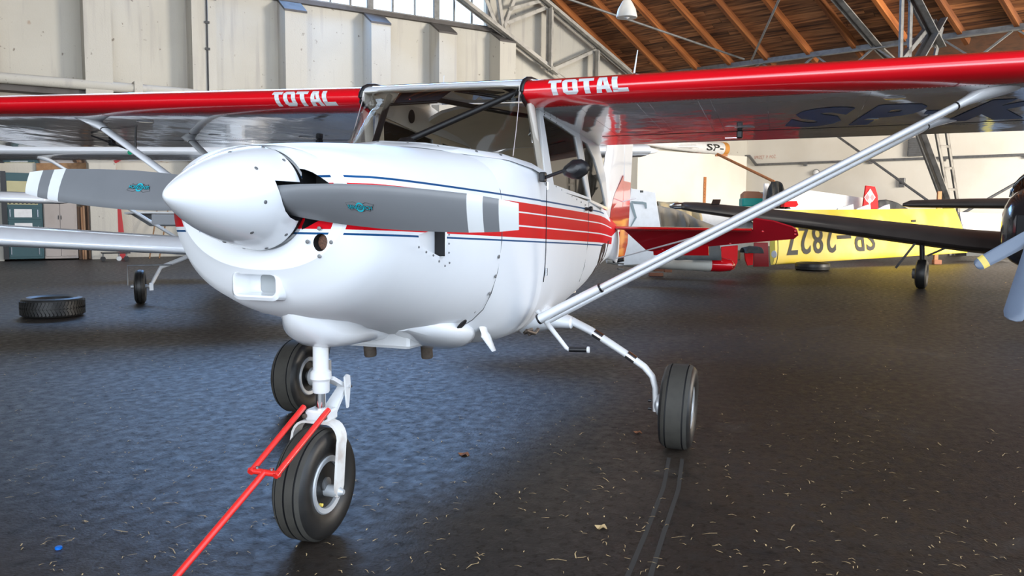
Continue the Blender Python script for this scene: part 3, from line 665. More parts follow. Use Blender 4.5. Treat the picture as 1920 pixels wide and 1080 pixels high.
b.obj('scuttle', WHITE, AC, smooth=60)
# rolled lip with screws round the windscreen base
yy = [-.522, -.51, -.485, -.42, -.31, -.19, -.08, 0, .08, .19, .31, .42, .485, .51, .522]
lipp = [wsb(y) for y in yy]
b = B(); rings = []
for p in lipp:
    k_ = min(1, abs(p.y)/.5); o = V((1-.85*k_*k_, math.copysign(k_, p.y), 0)).normalized()
    rings.append([p + o*(.052 if k_ < .9 else .03) + Z*-.024, p + o*.02 + Z*.004, p + Z*.010, p - o*.012 + Z*.004, p + o*.0 - Z*.012])
b.loft(rings, cap=(True, True)); lip = b.obj('windscreen_lip', WHITE, AC, smooth=50)
for y in (.0, .13, .24, .35, .42, .465):
    p = wsb(y); n_ = V((.3, y, .9)).normalized(); screw(p + V((.036, .012 if y > .3 else 0, .001)), n_, .006, lip)
# tail cone
b = B(); rings = []
for x in (-3.45, -3.6, -3.8, -4.05, -4.3, -4.65, -5.0, -5.4, -5.8, -6.1, -6.3, -6.5): rings.append(sect(x, *interp(FUS, x), N=64))
b.loft(rings); tc_ = b.obj('tail_cone', [LIV], AC, smooth=50)
# upper rear cabin roof (between the wings and down to the tail cone), rear bulkhead
b = B(); rings = []
for x, w_, zt in ((-2.5, .47, 1.965), (-2.8, .47, 1.95), (-3.1, .475, 1.915), (-3.3, .475, 1.88), (-3.46, .475, 1.79)):
    rings.append([V((x, w_*math.copysign(min(1, abs(q))**1, q), zt - .10*abs(q)**4)) for q in (-1, -.9, -.75, -.5, -.25, 0, .25, .5, .75, .9, 1)])
b.loft(rings, closed=False, cap=(False, False)); rf = b.obj('cabin_roof', [WHITE, LINER], AC, smooth=50)
q = max(rf.data.polygons, key=lambda f: abs(f.normal.z)*f.area)
if q.normal.z < 0: rf.data.flip_normals()
md = rf.modifiers.new('s', 'SOLIDIFY'); md.thickness = .02; md.offset = -1; md.material_offset = 1
bpy.context.view_layer.update(); bake(rf)
b = B(); pts = sect(-3.44, .465, 1.77, .70, 1.24, 3.2, 2.8, 40); b.prism(pts, (-.01, 0, 0)); b.obj('rear_bulkhead', BEIGE, AC)
# cabin floor, glareshield, panel, seats, compass
b = B(); b.box((-3.3, -.34, .74), (1.6, 0, 0), (0, .68, 0), (0, 0, .02)); b.obj('cabin_floor', BEIGE, AC)
b = B(); b.loft([[wsb(y)*1.0 + V((-.02, 0, -.02)) for y in ys], [V((-1.38, y*1.1, 1.545)) for y in ys], [V((-1.40, y*1.1, 1.49)) for y in ys]], closed=False, cap=(False, False)); b.obj('glareshield', BLACK, AC)
b = B(); b.box((-1.43, -.44, 1.15), (.03, 0, 0), (0, .88, 0), (0, 0, .40), bev=.01); b.obj('instrument_panel', BLACK, AC)
b = B(); b.lathe((-1.30, -.02, 1.60), Z, [(-.03, .045), (.0, .055), (.03, .050), (.05, .03), (.055, 0)], 18); b.obj('compass', BLACK, AC, smooth=50)
for y in (.24, -.24):
    b = B(); b.box((-2.55, y-.20, .86), (.46, 0, 0), (0, .40, 0), (0, 0, .12), bev=.04); st = b.obj('seat', BEIGE, AC, smooth=40)
    b = B(); b.box((-2.60, y-.19, .96), (.10, 0, 0), (0, .38, 0), (-.10, 0, .52), bev=.04); b.obj('backrest', BEIGE, st, smooth=40)
    b = B(); b.box((-2.66, y-.08, .80), (.2, 0, 0), (0, .16, 0), (0, 0, .1)); b.obj('seat_base', BLACK, st)
b = B(); b.box((-3.35, -.40, .98), (.14, 0, 0), (0, .8, 0), (-.05, 0, .42), bev=.05); b.obj('rear_seat', BEIGE, AC, smooth=40)

# sides of the cabin: posts, door frames with panes
def sy(z): return .524 - .045*max(0, (z-1.42))/.42
def frame(outer, inner, s, th=.02):
    """flat frame between two polygons given as (x, z) on the cabin side"""
    bb = B(); n = len(outer)
    P = lambda q, k: V((q[0], s*(sy(q[1]) - k), q[1]))
    A_, B_, C_, D_ = [[P(q, k) for q in L] for L, k in ((outer, 0), (inner, 0), (inner, th), (outer, th))]
    for i in range(n):
        j = (i+1) % n
        bb.add([A_[i], A_[j], B_[j], B_[i]], [(0, 1, 2, 3)]); bb.add([B_[i], B_[j], C_[j], C_[i]], [(0, 1, 2, 3)])
        bb.add([C_[i], C_[j], D_[j], D_[i]], [(0, 1, 2, 3)], 1); bb.add([D_[i], D_[j], A_[j], A_[i]], [(0, 1, 2, 3)])
    return bb
def pane(inner, s, k=.008):
    bb = B(); pts = [V((x, s*(sy(z)-k), z)) for x, z in inner]; return bb.prism(pts, (0, -s*.003, 0))
DO = [(-1.862, 1.432), (-1.862, 1.86), (-2.30, 1.835), (-2.735, 1.80), (-2.80, 1.60), (-2.90, 1.385)]
DI = [(-2.02, 1.452), (-1.925, 1.815), (-2.28, 1.795), (-2.63, 1.765), (-2.72, 1.58), (-2.85, 1.400)]
RO = [(-2.905, 1.372), (-2.805, 1.60), (-2.74, 1.80), (-3.0, 1.80), (-3.30, 1.77), (-3.44, 1.55), (-3.47, 1.32)]
RI = [(-2.925, 1.385), (-2.84, 1.60), (-2.79, 1.755), (-2.95, 1.745), (-3.12, 1.66), (-3.28, 1.50), (-3.41, 1.345)]
for s in (1, -1):
    dr = frame(DO, DI, s).obj('door', [LIV, BEIGE], AC)
    wn = pane(DI, s).obj('door_window', SMOKE, dr)
    for i in range(7):
        x = -2.06 - .12*i; screw((x, s*(sy(1.45)+.001), 1.441-.0155*i+.002), (0, s, 0), .004, dr)
    for i in range(6):
        x = -1.95 - .12*i; screw((x, s*(sy(1.82)+.001), 1.822 - .009*i), (0, s, 0), .004, dr)
    b = B(); b.lathe((-2.79, s*.519, 1.325), (0, s, 0), [(0, .012), (.02, .010), (.03, .018), (.045, .016), (.05, .0)], 14); b.obj('door_handle', BLACK, dr, smooth=50)
    for z_ in (1.44, .985):
        b = B(); b.lathe((-1.862, s*.528, z_-.02), Z, [(0, .008), (.04, .008)], 10); b.obj('hinge', CHROME, dr)
    q = frame(RO, RI, s).obj('rear_window_frame', [WHITE, BEIGE], AC); pane(RI, s).obj('rear_window', SMOKE, q)
    # door shut line as a thin dark gasket following the skin
    b = B()
    def skin(x, z, out=.0015):
        w_, t, b_, zc, nt, nb = interp(FUS, x)
        if z >= zc: k = min(1, (z-zc)/(t-zc)); y = w_*(1-k**nt)**(1/nt)
        else: k = min(1, (zc-z)/(zc-b_)); y = w_*(1-k**nb)**(1/nb)
        return V((x, s*(y+out), z))
    b.tube([skin(-1.855, z) for z in (1.43, 1.3, 1.2, 1.1, 1.0, .93)] , .0024, 5); b.obj('shut_line', DARK, AC)
    b = B(); b.tube([skin(-2.90+.0*z, z) for z in (1.37, 1.25, 1.1, .95, .85)] , .0016, 5); b.obj('shut_line', CANVAS, AC)
    b = B(); b.tube([V((-1.162, s*y, z)) for y, z in ((.37, 1.5345), (.415, 1.515), (.475, 1.466), (.508, 1.396), (.5185, 1.318), (.518, 1.174), (.4985, 1.03), (.4685, .93), (.43, .855), (.378, .804), (.326, .771))], .0018, 5); b.obj('cowl_seam', CANVAS, AC)
    # beige inner posts
    b = B(); b.tube([(-1.90, s*.495, 1.44), (-1.80, s*.485, 1.65), (-1.74, s*.465, 1.86)], [.045, .042, .05], 8, flat=.35, ref=(1, 0, 0)); b.obj('door_post', LINER, AC, smooth=60)
# far-side overhead panel with round speaker (seen through the windscreen)
b = B(); b.prism([V((-1.88, -.455, 1.83)), V((-2.0, -.44, 1.945)), V((-2.49, -.44, 1.965)), V((-2.714, -.445, 1.93)), V((-2.6, -.455, 1.84)), V((-2.43, -.46, 1.78))], (0, .012, 0)); ov = b.obj('side_trim_panel', LINER, AC)
b = B(); b.lathe((-2.24, -.438, 1.87), (0, 1, 0), [(0, .042), (.006, .040), (.007, 0)], 20); b.obj('speaker', DARK, ov)

# windscreen
TOP = [(0, -1.645, 1.945), (-.2, -1.645, 1.945), (-.36, -1.65, 1.94), (-.44, -1.665, 1.925), (-.475, -1.70, 1.89), (-.485, -1.845, 1.83)]
b = B(); rings = []
SS = [-1, -.96, -.9, -.8, -.7, -.6, -.45, -.3, -.15, 0, .15, .3, .45, .6, .7, .8, .9, .96, 1]
for q in SS:
    a_ = abs(q); sg_ = math.copysign(1, q)
    yb = .522*a_; pb = wsb(sg_*yb)
    ty = .485*a_; xt, zt = interp(TOP, -ty)
    if a_ > .965: xt, zt = -1.845, 1.83
    pt = V((xt, sg_*ty, zt)); col_ = []
    for i in range(9):
        t = i/8; p = pb.lerp(pt, t); bul = math.sin(PI*t)*.035*(1-a_**4); col_.append(p + V((bul, 0, bul*.6)))
    rings.append(col_)
b.loft(rings, closed=False, cap=(False, False)); b.obj('windscreen', GLASS, AC, smooth=80)
# strip along the screen's side crease, its colour standing in for a red reflection
for s in (1, -1):
    b = B(); b.tube([V((-1.50, s*.455, 1.572)), V((-1.555, s*.452, 1.70)), V((-1.61, s*.445, 1.82)), V((-1.655, s*.435, 1.93))], .004, 6, flat=.5); b.obj('crease_reflection', mat('crease_glint%d' % s, (.45, .38, .38), .25, coat=1), AC)
# roof leading edge between the wings and the skylight
def af(y, side=1):
    """wing section points at spanwise y: list of (x, z, xc, upper)"""
    c = 1.63; dz = .0175*max(0, abs(y)-.45); out = []
    up = [(1, .002), (.9, .022), (.7, .060), (.5, .095), (.3, .112), (.2, .108), (.1, .088), (.05, .068), (.02, .046), (.005, .024), (0, 0)]
    lo = [(.005, -.020), (.02, -.036), (.05, -.050), (.1, -.054), (.2, -.050), (.3, -.045), (.5, -.030), (.7, -.017), (.9, -.006), (1, -.002)]
    for xc, d in up + lo: out.append(V((-1.64 - c*xc, y, 1.907 - .143*xc + d + dz)))
    return out
b = B(); le = [7, 8, 9, 10, 11, 12]
b.loft([[af(y)[i] + V((-.0, 0, -.0)) for i in (6, 7, 8, 9)] + [V((-1.646, y, 1.935)), V((-1.662, y, 1.926)), V((-1.70, y, 1.927)), V((-1.79, y, 1.962))] for y in (-.45, -.2, 0, .2, .45)]); b.obj('roof_leading_edge', [LINER], AC, smooth=40)
b = B(); b.loft([[af(y)[i] + V((.0, 0, .003)) for i in (4, 5, 6, 7, 8, 9)] + [af(y)[9]+V((-.006, 0, -.004)), af(y)[6]+V((0, 0, -.006))] for y in (-.45, -.2, 0, .2, .45)])
b = B(); b.loft([[af(y)[i] + V((.0, 0, .004)) for i in (6, 7, 8, 9)] for y in (-.45, 0, .45)], closed=False, cap=(False, False)); b.obj('roof_skin', WHITE, AC, smooth=40)
b = B(); b.loft([[V((-1.78, y, 1.985)), V((-2.1, y, 1.99)), V((-2.5, y, 1.968))] for y in (-.45, 0, .45)], closed=False, cap=(False, False)); b.obj('skylight', CLEAR, AC)
for s in (1, -1):
    b = B(); b.box((-2.52, s*.45-.02, 1.93), (.76, 0, .0), (0, .04, 0), (0, 0, .05)); b.obj('skylight_rail', LINER, AC)
    b = B(); pts = af(s*.448); b.prism([pts[i]*1 for i in (4, 5, 6, 7, 8, 9, 10, 11, 12, 13, 14, 15)], (0, -s*.012, 0)); b.obj('root_end_cap', LINER, AC)
    # black rubber root seal
    b = B(); pts = af(s*.452); b.tube([pts[i] + V((.006 if i > 8 else 0, 0, .008 if i < 9 else -.004)) for i in (5, 6, 7, 8, 9, 10, 11, 12, 13, 14)], .011, 8); b.obj('root_seal', BLACK, AC, smooth=60)
    b = B(); r1 = [V((-1.86, s*.484, 1.862)), V((-2.3, s*.484, 1.845)), V((-2.8, s*.480, 1.815)), V((-3.3, s*.470, 1.77))]; r2 = [V((-1.78, s*.56, 1.848)), V((-2.3, s*.60, 1.822)), V((-2.8, s*.60, 1.795)), V((-3.3, s*.55, 1.768))]
    b.loft([r1, [ (p+q)/2 + Z*-.008 for p, q in zip(r1, r2)], r2], closed=False, cap=(False, False)); rr = b.obj('root_fairing', WHITE, AC, smooth=60)
    for i in range(11): p = V((-1.95-.12*i, s*.57, 1.838-.0052*12*i*.1)); screw(p - Z*.0, (0, 0, -1), .004, rr)
# cabin tubes, sun visors
def tube(name, pts, r, m, par=AC, n=10, **k): bb = B(); bb.tube(pts, r, n, **k); return bb.obj(name, m, par, smooth=60)
tube('cabin_tube', [(-1.72, -.32, 1.915), (-1.30, -.20, 1.60)], .016, BLACK)
tube('cabin_tube', [(-1.72, .44, 1.925), (-1.25, -.08, 1.60)], .016, BLACK)
tube('cabin_tube', [(-1.75, -.10, 1.90), (-2.5, .12, 1.90), (-2.75, .35, 1.88)], .014, BLACK)
tube('cabin_tube', [(-1.9, .44, 1.93), (-2.3, .30, 1.75)], .012, STEEL)
b = B(); b.prism([V((-1.76, -.275, 1.945)), V((-1.76, .041, 1.947)), V((-1.74, -.05, 1.882)), V((-1.74, -.307, 1.873))], (.004, 0, .0)); b.obj('sun_visor', mat('visor_tint', (.02, .02, .035), .6), AC)
tube('visor_rod', [(-1.74, -.40, 1.872), (-1.74, -.05, 1.880)], .008, BLACK)
b = B(); b.prism([V((-1.74, .057, 1.940)), V((-1.74, .265, 1.905)), V((-1.82, .30, 1.925)), V((-1.82, .08, 1.955))], (0, 0, .004)); b.obj('sun_visor', BLACK, AC)
tube('visor_rod', [(-1.74, .05, 1.934), (-1.74, .40, 1.875)], .008, BLACK)
tube('thermometer', [(-1.80, .462, 1.73), (-1.80, .464, 1.66)], .010, CHROME); tube('thermometer', [(-1.80, .44, 1.70), (-1.80, .462, 1.725)], .003, TWHITE)
tube('throttle_knob', [(-1.74, -.21, 1.90), (-1.74, -.21, 1.895)], .006, RED)

# wings ------------------------------------------------------------
def wing(s, label):
    yl = [.45, .47, .6, 1.0, 1.5, 2.0, 2.5, 3.0, 3.5, 4.0, 4.5, 4.80, 4.86]
    bb = B(); rings = [af(s*y) for y in yl]
    rings[-1] = [V((-2.45 + (p.x+2.45)*.98, p.y, 1.92 + (p.z-1.92)*.7)) for p in rings[-1]]
    bb.loft(rings); n = len(rings[0]); k = 0
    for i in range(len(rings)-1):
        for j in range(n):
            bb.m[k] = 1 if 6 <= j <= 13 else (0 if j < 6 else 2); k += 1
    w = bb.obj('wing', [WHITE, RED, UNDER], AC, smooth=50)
    # low reading aids on the skin: rivet rows, hinge gap, inspection covers
    def us(y, xc, d=.0):
        dz = .0175*(y-.45); lo = interp([(0, 0), (-.02, -.036), (-.05, -.050), (-.1, -.054), (-.2, -.050), (-.3, -.045), (-.5, -.030), (-.7, -.017), (-.9, -.006), (-1, -.002)], -xc)[0]
        return V((-1.64-1.63*xc, s*y, 1.907-.143*xc+lo+dz-d))
    rv = B()
    def rivet(p, r=.0035): 
        k_ = len(rv.v); rv.v += [p+V((r*math.cos(q), r*math.sin(q), 0)) for q in (0, 1.57, 3.14, 4.71)] + [p+V((0, 0, -.0022))]; rv.f += [(k_, k_+1, k_+4), (k_+1, k_+2, k_+4), (k_+2, k_+3, k_+4), (k_+3, k_, k_+4)]; rv.m += [0]*4
    for y in (.7, 1.0, 1.06, 1.3, 1.36, 1.62, 2.08, 2.56, 3.04, 3.5, 4.0, 4.5):
        for i in range(46): rivet(us(y, .12+.0145*i, -.0005))
    for i in range(220):
        rivet(us(.6+.019*i, .095, -.0005)); rivet(us(.6+.019*i, .80, -.0005))
    o_ = rv.obj('rivet', CHROME, w, kind='stuff')
    bb = B(); bb.loft([[us(y, .755, -.001), us(y, .757, .0015), us(y, .762, .0015), us(y, .764, -.001)] for y in (.6, 2, 3.4, 4.8)]); bb.obj('hinge_gap', DARK, w)
    for y in (1.45, 3.3):
        bb = B(); bb.box(us(y-.02, .76, .0), (0, s*.035, 0), (.05, 0, .0), (0, 0, -.045), bev=.006); h = bb.obj('flap_hinge', BLACK, w)
        bb = B(); bb.box(us(y-.09, .775, .036), (0, s*.07, 0), (.004, 0, 0), (0, 0, .003)); bb.obj('hinge_pin', CHROME, h)
    for y, xc, r in ((1.48, .68, .06), (2.20, .22, .05), (2.15, .60, .045)):
        bb = B(); bb.lathe(us(y, xc, -.001), (-.0, 0, -1), [(0, r), (.003, r*.97), (.004, r*.9), (.004, 0)], 24); bb.obj('inspection_cover', UNDER, w, smooth=30)
    # lettering on the red nose
    def nose(u, v, h=0):
        yy_ = (.585+.405*u) if s > 0 else (-1.005+.40*u)
        pts = af(yy_)[8:14][::-1]      # from underside to top round the nose
        zt, zb = (1.952 if s > 0 else 1.944) + .0175*(abs(yy_)-.45), (1.876 if s > 0 else 1.866) + .0175*(abs(yy_)-.45); z_ = zb+(zt-zb)*v
        full = af(yy_)
        for i in range(6, 14):
            p, q = full[i], full[i+1]
            if q.z <= z_ <= p.z: t = (p.z-z_)/(p.z-q.z); x_ = p.x+(q.x-p.x)*t; break
        else: x_ = -1.64
        return V((x_+.004+h, yy_, z_))
    bb = B()
    # subdivide each letter polygon finely so it follows the nose
    tmp = bmesh.new(); flat = B(); heavy('TOTAL', lambda u, v, h=0: V((u, v, h)), flat, gap=.07, slant=-.03)
    me = bpy.data.meshes.new('t'); me.from_pydata([tuple(p) for p in flat.v], [], flat.f); tmp.from_mesh(me)
    bmesh.ops.triangulate(tmp, faces=tmp.faces); bmesh.ops.subdivide_edges(tmp, edges=tmp.edges, cuts=3, use_grid_fill=True)
    tmp.verts.ensure_lookup_table(); bb.v = [nose(min(1, max(0, v.co.x)), v.co.y, v.co.z) for v in tmp.verts]; bb.f = [tuple(v.index for v in f.verts) for f in tmp.faces]; bb.m = [0]*len(bb.f); tmp.free()
    bb.obj('wing_lettering', TWHITE, w, label='white word on the red leading edge')
    return w, us
WL, usL = wing(1, ''); WR, usR = wing(-1, '')
# registration under the left wing, tops towards the nose
def reg(u, v, y0, y1, sl=.10, x0=-2.16, x1=-2.80):
    y = y0 + (y1-y0)*u + sl*(v-.5); x = x1 + (x0-x1)*v; xc = (-1.64-x)/1.63; return usL(y, xc, .0025)
for ch, y0, y1 in (('S', 1.74, 2.02), ('P', 2.10, 2.36), ('K', 2.60, 2.98)): text_obj('registration_letter', ch, lambda u, v, a0=y0, a1=y1: reg(u, v, a0, a1), BLUE, WL, bold=.055)
bb = B(); bb.add([usL(y, xc, .0025) for y, xc in ((2.40, .54), (2.40, .47), (2.52, .47), (2.52, .54))], [(0, 1, 2, 3)]); bb.obj('registration_letter', BLUE, WL)
for ch, y0, y1 in (('O', 3.1, 3.4), ('N', 3.5, 3.8)): text_obj('registration_letter', ch, lambda u, v, a0=y0, a1=y1: reg(u, v, a0, a1), BLUE, WL, bold=.055)
# flap hinge arm under the right wing (black linkage)
bb = B(); bb.tube([(-2.80, -3.02, 1.86), (-2.80, -3.02, 1.72)], .008, 6); bb.tube([(-2.80, -3.02, 1.73), (-2.55, -3.20, 1.84)], .006, 6); bb.tube([(-2.80, -3.05, 1.85), (-2.80, -2.9, 1.85)], .01, 6); bb.obj('flap_linkage', BLACK, WR)
# antennas on the roof
tube('antenna', [(-2.2, -.22, 1.99), (-2.28, -.24, 2.11)], [.004, .002], TWHITE, n=6)
tube('antenna', [(-1.95, .96, 2.02), (-1.98, .97, 2.14)], [.005, .0025], TWHITE, n=6)

# lift struts --------------------------------------------------------
def strut(s, top, bot, name, sleeve):
    top, bot = V(top), V(bot); d = (top-bot).normalized(); ref = (1, 0, 0)
    P0, P1 = bot, top - d*.17
    bb = B(); bb.tube([P0, P1], .040, 20, flat=.42, ref=ref); st_ = bb.obj('lift_strut', WHITE, AC, smooth=50)
    if sleeve:
        q = bot + d*sleeve; bb = B(); bb.tube([P0 - d*.0, P0 + d*.02, q], [.050, .050, .045], 20, flat=.5, ref=ref); sl_ = bb.obj('strut_sleeve', WHITE, st_, smooth=50)
        for qq in (q, P0 + d*.006): bb = B(); bb.tube([qq - d*.004, qq + d*.006], .0525 if qq != q else .048, 20, flat=.52, ref=ref); bb.obj('rubber_ring', BLACK, st_, smooth=50)
    # flared cuff that spreads onto the wing skin
    rings = []; nrm = V((0, 0, 1))
    for t, rx, ry in ((0, .040, .017), (.3, .046, .022), (.55, .062, .034), (.78, .092, .060), (.93, .125, .10), (1, .15, .135)):
        o_ = P1.lerp(top, t)
        if t > .5: o_ = o_ + V((0, s*.05*(t-.5)*2, 0))
        ring = []
        for i in range(24):
            th = 2*PI*i/24; x_ = rx*math.cos(th); e_ = ry*math.sin(th)
            side = V((0, 1, 0)).lerp(V((0, s, 0)), 1); k = min(1, t*t*1.2)
            yv = (V((1, 0, 0)).cross(d)*-s).normalized().lerp(V((0, 1, 0)), k).normalized()
            ring.append(o_ + V((1, 0, 0))*x_ + yv*e_)
        rings.append(ring)
    for p in rings[-1]: p.z = (usL if s > 0 else usR)(abs(p.y), max(.01, (-1.64-p.x)/1.63)).z
    bb = B(); bb.loft(rings); bb.obj('strut_cuff', WHITE, st_, smooth=60)
    bb = B(); bb.tube([P1 - d*.004, P1+d*.004], .041, 20, flat=.45, ref=ref); bb.obj('rubber_ring', BLACK, st_, smooth=50)
for s in (1, -1):
    strut(s, (-1.95, s*2.60, 1.885), (-1.68, s*.54, .75), 'f', .36)
    strut(s, (-2.82, s*2.58, 1.865), (-1.80, s*.54, .72), 'r', 0)

# tail ---------------------------------------------------------------
TAILW = [WHITE, RED]
bb = B(); rings = []
for z_, xl, xt, th in ((1.10, -5.0, -6.72, .02), (1.32, -5.45, -6.72, .028), (1.7, -5.72, -6.76, .028), (2.1, -5.98, -6.82, .024), (2.5, -6.25, -6.88, .018), (2.62, -6.45, -6.90, .010)):
    rings.append([V((xl + (xt-xl)*q, th*h, z_)) for q, h in ((0, 0), (.05, .6), (.25, 1), (.6, .85), (1, .4), (1, -.4), (.6, -.85), (.25, -1), (.05, -.6))])
bb.loft(rings); k = 0
fin = bb.obj('fin', [WHITE], AC, smooth=40)
# red flash low on the fin
rings = []
for z_, th, x0, x1 in ((1.12, .0285, -6.0, -6.72), (1.32, .0295, -6.0, -6.72), (1.5, .0295, -6.2, -6.74), (1.72, .029, -6.68, -6.76)):
    rings.append([V((x0, th*.95, z_)), V((x1, th*.45+.002, z_))])
bb = B(); bb.loft(rings, closed=False, cap=(False, False)); bb.v += [V((p.x, -p.y, p.z)) for p in bb.v]; bb.f += [tuple(i+8 for i in f) for f in bb.f]; bb.m *= 2; bb.obj('fin_flash', RED, fin)
bb = B(); rings = []
for z_, xt, th in ((.80, -6.95, .012), (.95, -7.15, .014), (1.4, -7.24, .014), (1.66, -7.27, .013)): rings.append([V((-6.55 if z_ < 1.1 else -6.76, th*h, z_)) if q == 0 else V((-6.76+(xt+6.76)*q, th*h*(1-q*.8), z_)) for q, h in ((0, 1), (.5, 1), (1, 1), (1, -1), (.5, -1), (0, -1))])
bb.loft(rings); rd_ = bb.obj('rudder', RED, AC, smooth=30)
bb = B(); rings = []
for z_, xt, th in ((1.66, -7.27, .013), (2.1, -7.36, .012), (2.5, -7.36, .011), (2.62, -7.2, .008)): rings.append([V((-6.80+(xt+6.80)*q, th*h*(1-q*.8), z_)) for q, h in ((0, 1), (.5, 1), (1, 1), (1, -1), (.5, -1), (0, -1))])
bb.loft(rings); bb.obj('rudder_upper', WHITE, rd_, smooth=30)
tube('rudder_horn', [(-6.7, -.02, 1.42), (-6.75, .12, 1.46), (-6.78, .15, 1.47)], .006, TWHITE, rd_, n=6)
for s in (1, -1):
    bb = B(); bb.loft([[V((x, s*y, 1.150+h)) for x, h in ((-5.90, 0), (-5.92, .012), (-6.05, .018), (-6.28, .012), (-6.28, -.012), (-6.05, -.018), (-5.92, -.012))] for y in (.05, .5, 1.0, 1.42)])
    sb_ = bb.obj('stabiliser', RED, AC, smooth=50)
    # drooped elevator: profile in its own plane, hinge at x=-6.32
    E_ = V((-.62, 0, -.78)).normalized()
    def ep(y, d): return V((-6.315, s*y, 1.145)) + E_*d
    pts = [(.10, .0), (1.425, .0), (1.425, -.155), (1.62, -.12), (1.80, -.05), (1.845, -.01), (1.860, .05), (1.82, .10), (1.42, .155), (.42, .31), (.33, .30)]
    bb = B(); nn = E_.cross(V((0, 1, 0))).normalized()*.020; bb.prism([ep(y, d)-nn*.5 for y, d in pts], nn)
    el = bb.obj('elevator', DRED, AC)
    bb = B(); bb.prism([ep(.40, .30)-nn*.6, ep(.98, .20)-nn*.6, ep(.98, .345)-nn*.6, ep(.40, .36)-nn*.6], nn*1.2); bb.obj('trim_tab', RED, el)
    for y, d in ((1.52, .01), (1.83, .0), (1.83, .04), (1.2, .18), (.5, .28)): screw(ep(y, d)+V((.012, 0, 0)), (1, 0, 0), .010, el, RED)
    for y, x_ in ((1.10, -5.98), (1.14, -6.2)): tube('brace_wire', [(-6.45+(.1 if x_ > -6 else 0), s*.03, .82), (x_, s*y, 1.14)], .005, WHITE2, sb_, n=6)
tube('tail_post_fitting', [(-6.52, -.04, .78), (-6.52, .08, .80)], .02, BLACK, AC, n=8)
for i in range(3): tube('tail_post_fitting', [(-6.50, .02, .70+.06*i), (-6.56, .07, .69+.06*i)], .010, CANVAS, AC, n=6)
# registration on the side of the tail cone
def side_reg(u, v):
    x = -3.62 - 1.25*u; z_ = .80 + .27*v; w_, t, b_, zc, nt, nb = interp(FUS, x); k = min(.98, abs(z_-zc)/((t-zc) if z_ > zc else (zc-b_))); n_ = nt if z_ > zc else nb
    return V((x, w_*(1-k**n_)**(1/n_)+.004, z_))
text_obj('fuselage_registration', 'SP-K', side_reg, mat('brown_marking', (.05, .03, .025), .4), tc_, bold=.05)

# wing mirror
bb = B(); bb.box((-1.76, .525, 1.455), (.05, 0, 0), (0, .03, 0), (0, 0, .05), bev=.006); mi = bb.obj('mirror_bracket', BLACK, AC)
tube('mirror_arm', [(-1.735, .545, 1.475), (-1.715, .60, 1.492), (-1.70, .66, 1.510)], .009, BLACK, mi, n=8)
rings = []
for x_, sc in ((.02, .0), (.03, .45), (.015, .8), (-.01, .97), (-.03, 1.0), (-.035, .9), (-.03, .01)):
    rings.append([V((-1.70 + x_, .712 + sc*y, 1.517 + sc*z_)) for y, z_ in ((-.072, -.012), (-.055, .016), (-.01, .050), (.03, .052), (.062, .036), (.076, .010), (.062, -.022), (.02, -.050), (-.015, -.048), (-.055, -.032))])
bb = B(); bb.loft(rings); bb.obj('mirror_housing', BLACK, mi, smooth=50)

# wheels ---------------------------------------------------------------
def wheel(c, R, Wd, ax, par, steer_label=None, grooves=(-.26, .26)):
    c = V(c); ax = V(ax).normalized(); h = Wd/2; rim = R*.47
    prof = [(-h*.62, rim), (-h*.80, rim*1.12), (-h*.95, R*.66), (-h, R*.78), (-h*.93, R*.89), (-h*.78, R*.95), (-h*.62, R*.978)]
    g_ = []
    for q in grooves: g_ += [(q*Wd-.004, R*(.999-.04*abs(q))), (q*Wd-.003, R*.965), (q*Wd+.003, R*.965), (q*Wd+.004, R*(.999-.04*abs(q)))]
    prof2 = prof + [(-h*.58, R*.982)] + sorted(g_, key=lambda t: 0) + [(h*.58, R*.982)] + [(-t, r) for t, r in prof[::-1]]
    prof2 = prof + g_ + [(-t, r) for t, r in prof[::-1]]
    n1 = len(prof); n2 = n1+len(g_)
    bb = B(); bb.lathe(c, ax, prof2, 64, mfun=lambda i: 1 if (n1-2 <= i <= n2) and not any(n1+4*k+0 <= i <= n1+4*k+2 for k in range(len(grooves))) else (2 if n1 <= i < n2 else 0))
    ty = bb.obj('tyre', [RUBBER, TREAD, DARK], par, smooth=30)
    bb = B(); bb.lathe(c, ax, [(h*.40, rim*.55), (h*.42, rim*.9), (h*.60, rim*.86), (h*.80, rim*.88), (h*.84, rim*1.06), (h*.74, rim*1.12), (h*.60, rim*1.07), (-h*.60, rim*1.07), (-h*.68, rim*1.03), (-h*.62, rim*.93), (-h*.42, rim*.9), (-h*.40, rim*.55), (-h*.40, 0)], 40); rm = bb.obj('wheel_rim', HUBM, ty, smooth=35)
    bb = B(); bb.lathe(c, ax, [(-h*.75, 0), (-h*.75, rim*.25), (h*.72, rim*.28), (h*.78, rim*.2), (h*.78, 0)], 20); bb.obj('hub', STEEL, ty, smooth=35)
    return ty
# nose gear
NG = thing  # noqa
ng = B(); NX = -.472
ng.lathe((NX, 0, .80), (0, 0, -1), [(0, .031), (.13, .031), (.14, .041), (.165, .043), (.172, .036), (.178, .034), (.215, .034), (.222, .030), (.225, .0)], 28)
ngo = ng.obj('nose_gear_leg', WHITE2, AC, smooth=35)
bb = B(); bb.lathe((NX+.003, 0, .60), (0, 0, -1), [(0, .020), (.10, .020)], 20); bb.obj('oleo_piston', CHROME, ngo, smooth=40)
bb = B(); bb.box((NX-.045, -.05, .468), (.09, 0, 0), (0, .10, 0), (0, 0, .045), bev=.008); bb.obj('fork_crown', WHITE2, ngo)
